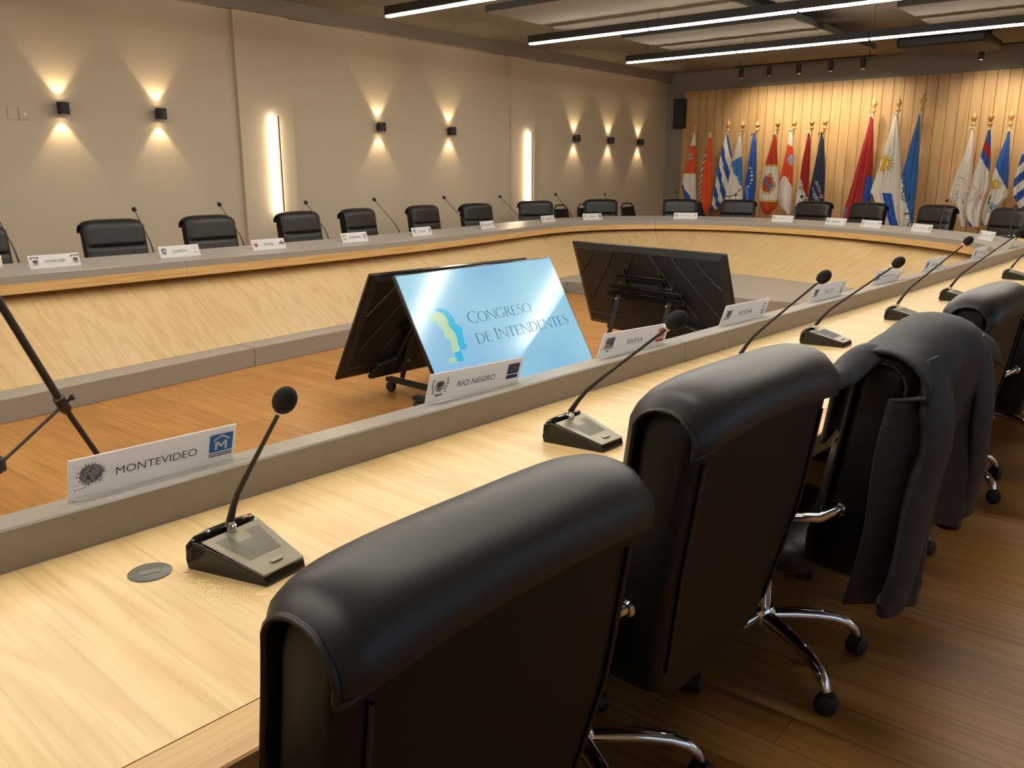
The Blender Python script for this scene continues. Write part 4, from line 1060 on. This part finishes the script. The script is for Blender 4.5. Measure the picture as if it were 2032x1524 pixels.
b = MB(); b.lathe([(0, 0), (.04, 0), (.042, .03), (.03, .034), (0, .03)], 20, mat=Matrix.Translation((0, .075, .22)) @ Matrix.Rotation(-PI/2, 4, 'X'), cap=False); b.build('lens', 'black_gloss', hd_)

# ================================================================== LIGHTS AND FITTINGS
SP = bpy.data.lights.new
def spot(name, loc, aim, watts, angle, blend, col, size, parent=None):
    l = SP(name, 'SPOT'); l.energy = watts; l.spot_size = R(angle); l.spot_blend = blend; l.color = col; l.shadow_soft_size = size
    o = bpy.data.objects.new(name, l); C.objects.link(o); o.location = loc
    o.rotation_euler = (Vector(aim)-Vector(loc)).to_track_quat('-Z', 'Y').to_euler()
    if parent is not None:
        o.parent = parent; o.location = Vector(loc)-parent.location
    return o
SC_LAB = ['leftmost, nearest the camera', 'second from the left', 'left of the pair between the light strips', 'right of the pair between the light strips', 'left of the three by the far corner', 'middle of the three by the far corner', 'rightmost, nearest the far corner']
for x, lab in zip((3.913, 4.933, 8.11, 9.515, 12.755, 13.876, 14.955), SC_LAB):
    t = thing('wall_sconce', 'small black up and down wall lamp, '+lab, 'wall lamp', (x, WY, 2.085), 0, 'up and down wall lamps on the left wall')
    b = MB(); h = .058; rr = .056
    b.lathe([(rr, -h), (rr, h)], 28, mat=Matrix.Translation((0, -.085, 0)), cap=False)
    b.lathe([(rr-.004, h), (rr-.004, -h)], 28, mat=Matrix.Translation((0, -.085, 0)), cap=False)
    for z, s_ in ((h, 1), (-h, -1)):
        V = [Vector((r_*math.cos(2*PI*k/28), -.085+r_*math.sin(2*PI*k/28), z)) for r_ in (rr, rr-.004) for k in range(28)]
        b.add(V, [((k, (k+1) % 28, 28+(k+1) % 28, 28+k) if s_ > 0 else (28+k, 28+(k+1) % 28, (k+1) % 28, k)) for k in range(28)])
    b.build('shade', 'black_matte', t)
    b = MB(); b.box((0, -.015, 0), (.05, .03, .08)); b.build('wall_bracket', 'black_matte', t, bevel=.003)
    b = MB(); b.lathe([(0, -.012), (.050, -.012), (.050, .012), (0, .012)], 24, mat=Matrix.Translation((0, -.085, 0)), cap=False); b.build('lamp_lens', 'bulb', t)
    for s_ in (1, -1):
        spot('sconce_beam', (x, WY-.070, 2.085+s_*.057), (x, WY-.030, 2.085+s_*1.0), SCONCE_W, 78, .5, (1.0, .74, .42), .012, t)
for x, lab in ((6.39, 'the left one, above FLORES'), (11.385, 'right of the two, nearer the far corner')):
    t = thing('wall_light_strip', 'vertical glowing light strip on the left wall, '+lab, 'light strip', (x, WY-.055, 1.15), 0, 'vertical light strips on the left wall')
    b = MB(); b.box((.004, -.045, .41), (.016, .09, 1.16)); b.build('fin', 'black_matte', t, bevel=.002)
    b = MB(); b.box((-.022, -.026, .41), (.034, .05, 1.15)); b.build('light_tape', 'strip', t, smooth=0)
    b = MB(); b.box((.0155, -.020, .41), (.006, .036, 1.14)); b.build('light_tape', 'strip', t, smooth=0)
# suspended linear lights
LZ = 3.0
ROWS = [(-.7, 'behind the camera, out of the photo'), (1.65, 'above the camera, out of the photo'), (4.0, 'over the near table, out of the photo'), (6.3, 'leftmost and nearest of the three in view'), (8.66, 'middle of the three in view'), (10.92, 'farthest of the three in view')]
for x, lab in ROWS:
    t = thing('linear_pendant_light', 'long black pendant light with glowing underside, '+lab, 'pendant light', (x, 3.2, LZ), 0, 'suspended linear lights')
    y = 3.60; seg = 1.68
    for k in range(4):
        b = MB(); b.box((0, y-seg/2, .062), (.062, seg-.006, .085)); hs = b.build('housing', 'black_matte', t, bevel=.003)
        b = MB(); b.box((0, y-seg/2, .012), (.056, seg-.03, .022)); b.build('diffuser', 'led', hs, bevel=.006)
        y -= seg
    for yy in (3.25, 1.8, .2, -1.4, -2.8):
        b = MB(); b.tube([(0, yy, .10), (0, yy, CZ-LZ)], .003, 6); b.build('cable', 'black', t)
# hanging acoustic ceiling panels
for x0, x1, y0, y1, lab in [(7.55, 9.75, 4.15, 6.55, 'large, above the middle pendant light'), (10.05, 11.85, 4.04, 6.35, 'between the middle and farthest pendant lights'), (7.55, 9.75, 1.2, 3.85, 'above the middle pendant light toward the right'), (10.15, 12.35, .6, 2.94, 'above the farthest pendant light at the right'), (12.1, 13.2, 4.05, 6.6, 'nearest the boarded end wall')]:
    t = thing('acoustic_ceiling_panel', 'beige acoustic ceiling panel with dark edge, '+lab, 'ceiling panel', ((x0+x1)/2, (y0+y1)/2, 3.20), 0, 'acoustic panels under the ceiling')
    b = MB(); b.box((0, 0, .035), (x1-x0, y1-y0, .07)); b.build('edge_frame', 'acoustic_edge', t, bevel=.003)
    b = MB(); b.box((0, 0, -.001), (x1-x0-.03, y1-y0-.03, .012)); b.build('felt_face', 'acoustic', t, smooth=0)
    for sx in (-1, 1):
        for sy in (-1, 1):
            b = MB(); b.tube([(sx*(x1-x0)*.4, sy*(y1-y0)*.4, .06), (sx*(x1-x0)*.4, sy*(y1-y0)*.4, CZ-3.20)], .003, 6); b.build('cable', 'black', t)
# dark projector box near the end wall
t = thing('ceiling_unit', 'dark grey box hung below the ceiling near the boarded wall, above the tall flags', 'ceiling unit', (13.9, 3.25, 3.19))
b = MB(); b.box((0, 0, .08), (1.15, 1.15, .14)); b.build('casing', 'black_matte', t, bevel=.04)
b = MB()
for sx in (-1, 1): b.box((sx*.4, 0, .20), (.03, .9, .14))
b.build('hanger', 'black_matte', t, smooth=0)
# spotlight tracks in front of the boarded wall
def track(label, ys, y0, y1, tx=15.02, z=3.345):
    t = thing('spotlight_track', label, 'track light', (tx, (y0+y1)/2, z), 0, 'spotlight tracks before the boarded wall')
    b = MB(); b.box((0, 0, 0), (.035, abs(y1-y0), .03)); b.build('rail', 'black_matte', t, bevel=.003)
    for yy in (y0-.1*(1 if y0 > y1 else -1), y1+.1*(1 if y0 > y1 else -1)):
        b = MB(); b.tube([(0, yy-(y0+y1)/2, .01), (0, yy-(y0+y1)/2, CZ-z)], .006, 6); b.build('drop_rod', 'black_matte', t)
    for y in ys:
        yy = y-(y0+y1)/2; hb = MB()
        hb.lathe([(.038, -.19), (.042, -.185), (.042, -.035), (.036, -.03), (0, -.03)], 20, mat=Matrix.Translation((0, yy, 0)), cap=False); hb.lathe([(.036, -.185), (.036, -.13), (0, -.13)], 20, mat=Matrix.Translation((0, yy, 0)), cap=False)
        hb.tube([(0, yy, -.035), (0, yy, -.01)], .012, 8)
        h_ = hb.build('spot_head', 'black_matte', t)
        ln = MB(); ln.lathe([(0, -.165), (.034, -.165), (.034, -.16), (0, -.16)], 16, mat=Matrix.Translation((0, yy, 0)), cap=False); ln.build('lens', 'bulb', h_)
        spot('track_beam', (tx, y, z-.20), (16.05, y-.05, 2.25), TRACK_W, 92, .9, (1.0, .85, .60), .03, t)
track('black spotlight track with five heads, left of the tall flags', (6.92, 6.40, 5.87, 5.32, 4.79), 7.05, 4.6)
track('black spotlight track with two heads in view, right of the tall flags', (3.05, 2.35, 1.65, .95, .25), 3.3, .05)
# loudspeaker on the end wall
t = thing('wall_loudspeaker', 'dark grey loudspeaker box on the end wall at the left end of the boards', 'loudspeaker', (15.95, 8.62, 2.665))
b = MB(); b.box((0, 0, 0), (.20, .21, .57)); b.build('cabinet', 'black_matte', t, bevel=.012)
b = MB(); b.box((-.102, 0, 0), (.008, .18, .53)); b.build('front_grille', pmat('speaker cloth', srgb(44, 45, 44), .9), t, bevel=.003)
b = MB(); b.box((.105, 0, .05), (.03, .08, .12)); b.build('wall_bracket', 'black', t, smooth=0)
b = MB(); b.tube([(.09, -.07, -.27), (.10, -.085, -.6), (.10, -.085, -1.9)], .006, 6); b.build('cable', 'black', t)
# blank plate and switch beside the first wall lamp
for x, nm, lab in ((3.466, 'blank_wall_plate', 'flat taupe blank plate on the left wall, left of the switch'), (3.568, 'light_switch', 'taupe wall switch with white rocker, left of the first wall lamp')):
    t = thing(nm, lab, 'wall plate' if nm[0] == 'b' else 'switch', (x, WY, 2.022))
    b = MB(); b.box((0, -.005, 0), (.082, .010, .122)); b.build('plate', 'wall', t, bevel=.002)
    if nm[0] == 'l': b = MB(); b.box((.010, -.012, -.008), (.022, .006, .024)); b.build('rocker', 'white', t, bevel=.001)

# ================================================================== FLAGS
FLAG_ROWS = [
  ('F1',15.52,(8.054,2.467),(8.057,2.283),[(2.241,8.08,8.056),(2.19,8.081,8.032),(1.988,8.137,8.011),(1.51,8.239,7.984),(1.251,8.274,7.965),(1.026,8.202,7.946),(0.729,8.136,7.949)]),
  ('F2',15.34,(7.618,2.466),(7.615,2.262),[(2.229,7.644,7.62),(2.122,7.653,7.597),(1.842,7.711,7.567),(1.508,7.776,7.541),(1.256,7.815,7.531),(1.001,7.785,7.528),(0.831,7.717,7.55),(0.711,7.643,7.614)]),
  ('F3',15.54,(7.373,2.498),(7.371,2.27),[(2.229,7.404,7.38),(2.122,7.422,7.334),(1.841,7.491,7.251),(1.508,7.535,7.265),(1.171,7.589,7.28),(1.0,7.613,7.312),(0.828,7.616,7.454),(0.757,7.636,7.592)]),
  ('F4',15.34,(6.986,2.449),(6.985,2.257),[(2.203,7.046,7.022),(2.106,7.06,6.979),(1.8,7.119,6.949),(1.424,7.175,6.914),(1.177,7.214,6.897),(1.044,7.242,6.888),(0.761,7.205,6.877)]),
  ('F5',15.52,(6.78,2.449),(6.777,2.266),[(2.195,6.84,6.816),(2.074,6.863,6.766),(1.669,6.896,6.733),(1.259,6.939,6.715),(1.044,6.932,6.726),(0.761,6.894,6.715)]),
  ('F6',15.34,(6.317,2.445),(6.313,2.251),[(2.174,6.361,6.337),(2.057,6.387,6.303),(1.663,6.477,6.247),(1.344,6.548,6.205),(1.102,6.564,6.207),(0.94,6.544,6.216),(0.843,6.501,6.234),(0.745,6.433,6.338)]),
  ('F7',15.54,(6.082,2.461),(6.088,2.267),[(2.246,6.154,6.13),(2.089,6.16,6.076),(1.821,6.197,6.051),(1.504,6.248,6.025),(1.263,6.28,6.017),(1.054,6.28,6.005),(0.892,6.207,6.012),(0.747,6.076,6.02)]),
  ('F8',15.38,(5.705,2.445),(5.701,2.255),[(2.173,5.749,5.725),(2.043,5.766,5.699),(1.657,5.815,5.669),(1.346,5.846,5.658),(1.109,5.876,5.655),(0.871,5.881,5.7),(0.727,5.869,5.737)]),
  ('F9',15.52,(5.504,2.466),(5.516,2.255),[(2.172,5.572,5.548),(2.042,5.585,5.501),(1.657,5.623,5.447),(1.424,5.652,5.426),(1.189,5.688,5.414),(1.031,5.699,5.408),(0.793,5.662,5.403)]),
  ('B1',15.58,(4.714,2.756),(4.727,2.508),[(2.426,4.77,4.746),(2.349,4.769,4.71),(2.09,4.817,4.678),(1.625,4.905,4.639),(1.311,4.962,4.624),(1.073,5.012,4.621),(0.913,5.053,4.639),(0.718,5.084,4.699),(0.588,5.072,4.718)]),
  ('B2',15.54,(4.314,2.746),(4.318,2.502),[(2.444,4.346,4.322),(2.332,4.382,4.293),(2.076,4.423,4.229),(1.774,4.498,4.187),(1.545,4.535,4.155),(1.313,4.597,4.125),(1.158,4.632,4.112),(0.925,4.503,4.094),(0.599,4.301,4.067)]),
  ('B3',15.38,(3.895,2.761),(3.894,2.488),[(2.424,3.937,3.913),(2.308,3.945,3.909),(2.06,3.997,3.888),(1.765,4.044,3.864),(1.542,4.086,3.847),(1.316,4.106,3.842),(1.013,4.082,3.838),(0.615,4.032,3.834)]),
  ('R1',15.54,(3.132,2.454),(3.145,2.228),[(2.186,3.168,3.144),(2.086,3.169,3.122),(1.756,3.224,3.085),(1.465,3.307,3.068),(1.245,3.35,3.062),(1.112,3.37,3.06),(0.993,3.291,3.08),(0.622,3.133,3.074)]),
  ('R2',15.36,(2.856,2.438),(2.873,2.211),[(2.141,2.88,2.856),(2.029,2.903,2.834),(1.748,2.947,2.8),(1.464,3.012,2.782),(1.249,3.027,2.763),(1.104,3.05,2.804),(0.886,3.071,2.831),(0.637,2.981,2.834)]),
  ('R3',15.54,(2.61,2.464),(2.623,2.216),[(2.112,2.638,2.614),(2.029,2.65,2.599),(1.748,2.719,2.57),(1.464,2.769,2.541),(1.249,2.782,2.527),(1.105,2.804,2.516),(0.885,2.857,2.658),(0.663,2.844,2.737)]),
  ('R4',15.38,(2.321,2.434),(2.326,2.192),[(2.083,2.343,2.319),(1.987,2.356,2.3),(1.74,2.38,2.268),(1.463,2.433,2.233),(1.253,2.438,2.218),(1.113,2.411,2.213),(0.973,2.32,2.207),(0.761,2.255,2.193)]),
]

KB = .00179
WHT, ORG, RED, BLU, NVY, SKY, YEL, CRM = [srgb(*c) for c in ((236, 230, 218), (226, 88, 32), (178, 38, 36), (34, 88, 176), (38, 52, 76), (56, 132, 200), (240, 190, 30), (232, 214, 170))]
DKR = srgb(150, 40, 36)
# every pattern works in (x, y): hundredths of the cloth, x to the right and y down from the knot
def pat1(x, y, u, v):
    if y < 130: return WHT
    if y < 430:
        d = math.hypot((x+32)/26, (y-255)/42)
        if d < 1: return NVY if int((x+y*.6)/9) % 2 else WHT
        return ORG
    return BLU if y > 570+1.4*(x+130) else WHT
def pat2(x, y, u, v):
    if y < 40: return WHT
    if u < .36 and y > 190: return NVY if int((y+1.2*x)/26) % 2 else WHT
    return ORG
def pat3(x, y, u, v):
    ph = (x-.2*y)/92
    return BLU if (ph % 1) < .5 else WHT
def pat4(x, y, u, v):
    if y < 270-.5*(x+40): return WHT
    if y > 360+2.1*(x+70):
        return srgb(90, 84, 74) if abs(y-(640-.5*(x+60)-.004*(x+60)**2)) < 6 else WHT
    return SKY
def pat5(x, y, u, v):
    for sx, sy in ((-33, 350), (-15, 388), (-8, 430), (-10, 475), (-28, 510), (-55, 545)):
        if math.hypot(x-sx, y-sy) < 11: return srgb(238, 222, 160)
    if y > 540 and abs(x+70-(y-540)*.03) < 14: return srgb(90, 150, 220)
    return BLU
def pat6(x, y, u, v):
    if y < 305 or y > 690: return srgb(200, 66, 34)
    if y < 325 or y > 665: return srgb(226, 190, 90)
    dx, dy = x+68, y-505
    r = math.hypot(dx/82, dy/112)
    if r < .72 and abs(dx) < 62:
        if dy > 70: return srgb(196, 70, 50)
        return srgb(200, 62, 46) if (dx > 0) == (dy < 0) else srgb(110, 122, 170)
    if r < 1.0: return srgb(222, 176, 74) if abs(math.sin(6*math.atan2(dy, dx))) > .45 or r < .82 else WHT
    return WHT
def pat7(x, y, u, v):
    if y < 150+.6*x: return WHT
    if y > 460+((x+52)/55)**2*70:
        if 800 < y-.8*(x+140) < 870 and x < -80: return srgb(206, 80, 70)
        return WHT
    if math.hypot((x-16)/30, (y-300)/55) < 1: return srgb(170, 180, 206)
    return srgb(226, 78, 44)
def pat8(x, y, u, v):
    if y > 720 and x < -85+.1*(y-700): return SKY
    if y > 330 and x < -90+.28*(y-375): return WHT
    if y > 290 and x < -72 and y < 480: return srgb(232, 180, 90)
    return RED
def pat9(x, y, u, v): return NVY
def patB1(x, y, u, v):
    if y > 850 and u < .16: return srgb(120, 120, 190)
    if y > 560 and x > -20-.16*(y-560) : return BLU if y < 860 else WHT
    return RED if int((x+.35*y)/34) % 5 else DKR
def patB2(x, y, u, v):
    if y > 720 and 0 < x+100-(y-730)*.23 < 74: return BLU
    if y > 730 and 0 < x+285-(y-735)*.35 < 84: return BLU
    return WHT
def patB3(x, y, u, v):
    if y < 520+.0*x and x > -140+.0*y and u > .1-.0002*y: return srgb(46, 112, 184)
    return srgb(46, 112, 184) if x > -150+.22*(y-520) else WHT
def patR1(x, y, u, v): return WHT
def patR2(x, y, u, v):
    p = y-(x+42)*1.9
    if p < 55: return BLU
    if p < 160: return RED
    if p < 260: return BLU
    q = y-(x+210)*1.5
    if q > 860: return BLU
    if q > 780: return RED
    if q > 690: return BLU
    return WHT
def patR3(x, y, u, v):
    if y-(x+108)*2.0 < 270: return srgb(40, 100, 184)
    if y-(x+230)*1.3 > 730: return srgb(60, 130, 200)
    return WHT
def patR4(x, y, u, v): return BLU if ((y+.9*x)/150) % 1 < .5 else WHT
FLAGS = [
 ('white, red and blue banner with a small round emblem, leftmost by the wall corner', pat1), ('orange flag with a striped blue and white edge, second from the left', pat2),
 ('white and blue diagonally striped flag, third from the left', pat3), ('white and sky blue flag with two white stars, fourth from the left', pat4),
 ('plain blue flag with an arc of yellow stars, fifth from the left', pat5), ('red flag with a white band and quartered coat of arms, sixth from the left', pat6),
 ('orange red and white flag, seventh from the left', pat7), ('red and white flag with dark lettering, eighth from the left', pat8), ('navy flag with white lettering, ninth from the left', pat9),
 ('tall red flag with a blue lower edge, left of the three tall ones', patB1), ('tall white and blue striped flag with a golden sun, middle of the three tall ones', patB2), ('tall blue and white flag with dark lettering, right of the three tall ones', patB3),
 ('white flag with a fine line emblem, left of the right hand group', patR1), ('white flag with red and blue corner bands, second of the right hand group', patR2),
 ('blue and white flag with small sun and anchor, third of the right hand group', patR3), ('blue and white striped flag cut by the right edge of the photo', patR4)]
for (fn, X0, tip, col, rows), (lab, pat) in zip(FLAG_ROWS, FLAGS):
    tall = fn[0] == 'B'
    zt, zb = rows[0][0], rows[-1][0]
    px, py = X0+.03, col[0]
    base = Vector((px, py, 0))
    t = thing('flag', lab, 'flag', base, 0, 'flags before the boarded wall')
    # pole, base and turned finial
    p = MB(); p.tube([(0, 0, .03), (0, 0, col[1])], .014, 12); pole = p.build('pole', 'brass', t)
    b = MB(); b.lathe([(0, 0), (.16, 0), (.16, .02), (.05, .04), (.03, .10), (0, .10)], 28, cap=False); b.build('floor_base', 'brass', t)
    f = MB(); h = tip[1]-col[1]
    f.lathe([(0, -.01), (.034, -.01), (.038, .01), (.026, .03), (.020, .05), (.036, .075*h/.2+.0), (.046, .095*h/.2), (.044, .115*h/.2), (.030, .135*h/.2), (.014, .165*h/.2), (.006, .19*h/.2), (0, h)], 20, mat=Matrix.Translation((0, 0, col[1])), cap=False); f.build('finial', 'brass', t)
    ph = random.uniform(0, 6); k = .8*KB if not tall and fn[0] == 'F' else KB
    kk = .00175 if fn[0] == 'F' else KB
    def span(z):
        for (z0, l0, r0), (z1, l1, r1) in zip(rows, rows[1:]):
            if z >= z1 or (z1, l1, r1) == rows[-1]:
                a = min(1, max(0, (z0-z)/(z0-z1))); return l0+(l1-l0)*a, r0+(r1-r0)*a
    ytop = (rows[0][1]+rows[0][2])/2
    def surf(u, z, front=True, lift=0.0):
        l, r = span(z); w = l-r; v = (zt-z)/(zt-zb)
        y = l+(r-l)*u; dp = min(.085, .42*w)
        x = dp*(max(0, 1-(2*u-1)**2))**.5*(1+.0*v)
        fold = (.024*math.sin(2*PI*2.3*u+ph+1.5*v)+.011*math.sin(2*PI*5.1*u+2*ph))*min(1, 2.2*v)*min(1, w/.18)*(1-(2*u-1)**4)
        return Vector((X0-x-fold-lift if front else X0+.55*x, y, z))-base
    NU, NV = 52, 120
    b = MB(); NT = 2*NU
    for j in range(NV+1):
        z = zt+(zb-zt)*j/NV
        for i in range(NT):
            if i < NU: b.v.append(tuple(surf(i/NU, z)))
            else: b.v.append(tuple(surf(1-(i-NU)/NU, z, False)))
    for j in range(NV):
        for i in range(NT):
            f_ = [j*NT+i, (j+1)*NT+i, (j+1)*NT+(i+1) % NT, j*NT+(i+1) % NT]
            u = (i+.5)/NU if i < NU else 1-(i-NU+.5)/NU
            z = zt+(zb-zt)*(j+.5)/NV; l, r = span(z); y = l+(r-l)*u
            yy = (zt-z)/kk; xx = (ytop-y)/kk - (.09 if fn[0] != 'R' else .10)*yy
            b.col[len(b.f)] = pat(xx, yy, u, (zt-z)/(zt-zb)); b.f.append(f_); b.mi.append(0)
    b.f.append(list(range(NV*NT, NV*NT+NT))[::-1]); b.mi.append(0)
    cl = b.build('cloth', 'cloth', t, smooth=75)
    # printed / sewn designs that follow the cloth
    def at_xy(x, y, lift=.004):
        z = zt-y*kk; l, r = span(z); yw = ytop-(x+(.09 if fn[0] != 'R' else .10)*y)*kk
        u = min(.985, max(.015, (l-yw)/(l-r)))
        return surf(u, z, True, lift)
    def sew(name, mat, polys, lift=.004):
        q = MB()
        for P in polys: q.add([at_xy(x, y, lift) for x, y in P], [tuple(range(len(P)))])
        if q.f: q.build(name, mat, cl, smooth=0)
    def dsc(x, y, r, ry=None, n=16): return [(x+r*math.cos(2*PI*i/n), y+(ry or r)*math.sin(2*PI*i/n)) for i in range(n)]
    def text_on(s, x, y, h, ang, mat):
        V, F, w = text_geo(s); ca, sa_ = math.cos(R(ang)), math.sin(R(ang)); q = MB()
        q.add([at_xy(x+v.x*h*ca+v.y*h*sa_, y+v.x*h*sa_-v.y*h*ca, .005) for v in V], F); q.build('lettering', mat, cl, smooth=0)
    def sun(x, y, r, R2, mats):
        rays = []
        for i in range(16):
            a = 2*PI*i/16; w = .17
            rays.append([(x+r*.9*math.cos(a-w), y+r*.9*math.sin(a-w)), (x+(r+R2)/2*math.cos(a+.06), y+(r+R2)/2*math.sin(a+.06)), (x+R2*math.cos(a), y+R2*math.sin(a)), (x+r*.9*math.cos(a+w), y+r*.9*math.sin(a+w))])
        sew('sun_rays', mats[1], rays, .005); sew('sun_disc', mats[0], [dsc(x, y, r)], .007); return rays
    def line(P, w):
        return [[(a[0]-w, a[1]), (a[0]+w, a[1]), (c[0]+w, c[1]), (c[0]-w, c[1])] if abs(c[1]-a[1]) > abs(c[0]-a[0]) else [(a[0], a[1]-w), (c[0], c[1]-w), (c[0], c[1]+w), (a[0], a[1]+w)] for a, c in zip(P, P[1:])]
    if fn == 'F4':
        for sx, sy in ((-20, 445), (5, 500)):
            sew('star', 'white', [[(sx+(12 if i % 2 == 0 else 5)*math.sin(PI*i/5), sy-(14 if i % 2 == 0 else 6)*math.cos(PI*i/5)) for i in range(10)]])
        sew('coat_of_arms', ink(196, 160, 70), [dsc(-82, 560, 12, 16)])
    if fn == 'F6': text_on('DURAZN', -22, 470, 26, 76, ink(60, 50, 60))
    if fn == 'F8': text_on('AVALLEJ', -70, 590, 44, 72, ink(60, 62, 68))
    if fn == 'F9': text_on('dencia de', -22, 560, 34, 72, 'white'); text_on('onado', -66, 610, 42, 72, 'white')
    if fn == 'B2': sun(-95, 445, 58, 158, (ink(238, 184, 24), ink(196, 146, 30)))
    if fn == 'B3': text_on('STAD · MUN', -118, 830, 76, 78, ink(58, 62, 70))
    if fn == 'R1':
        rnd = random.Random(5); q = []
        for i in range(46):
            a, r = rnd.uniform(0, 2*PI), rnd.uniform(.2, 1); x, y = -75+62*r*math.cos(a)-.2*150*r*math.sin(a), 580+150*r*math.sin(a)
            q += line([(x, y), (x+rnd.uniform(-16, 16), y+rnd.uniform(-14, 14)), (x+rnd.uniform(-22, 22), y+rnd.uniform(-20, 20))], 1.8)
        sew('line_emblem', ink(132, 124, 112), q)
    if fn == 'R2':
        q = []
        for i in range(8):
            a = PI*i/4; q += line([(-62+28*math.cos(a), 560+28*math.sin(a)), (-62+88*math.cos(a+.22), 560+105*math.sin(a+.22)), (-62+28*math.cos(a+.7), 560+28*math.sin(a+.7))], 2.2)
        sew('flower_outline', ink(196, 190, 184), q); sew('flower_heart', ink(226, 190, 178), [dsc(-62, 560, 36, 40)], .003)
        sew('centre_lines', ink(150, 96, 84), line([(-84, 545), (-60, 562), (-40, 540)], 2)+line([(-70, 590), (-58, 560), (-52, 592)], 2), .006)
    if fn == 'R3':
        sun(-88, 448, 34, 74, (ink(226, 190, 50), ink(220, 186, 60)))
        k_ = ink(48, 58, 78)
        sew('anchor', k_, line([(-130, 606), (15, 600)], 6)+line([(-6, 575), (-2, 634)], 5)+[dsc(28, 602, 17), ]+line([(-122, 548), (-134, 575), (-138, 606), (-132, 640), (-112, 668)], 7))
        sew('ribbon', ink(110, 170, 216), [dsc(-112, 668, 38, 30), dsc(-96, 640, 24, 20)])
    # cord knot at the top of the cloth
    kn = MB(); c0 = surf(.5, zt); cc = 'rope' if fn not in ('F5', 'F9') else ('jacket' if fn == 'F9' else ink(34, 60, 150))
    kn.tube([(0, 0, col[1]-.02), (c0.x*.5-.01, c0.y*.6, zt+.01), c0+Vector((-.01, 0, -.01))], .008, 8)
    kn.tube([c0+Vector((-.012, .05 if not tall else .06, -.035)), c0+Vector((-.015, .02, .018)), c0+Vector((-.016, 0, .0)), c0+Vector((-.015, -.025, .016)), c0+Vector((-.012, -.05, -.03))], .0075, 8)
    kn.build('cord', cc, t, smooth=60)
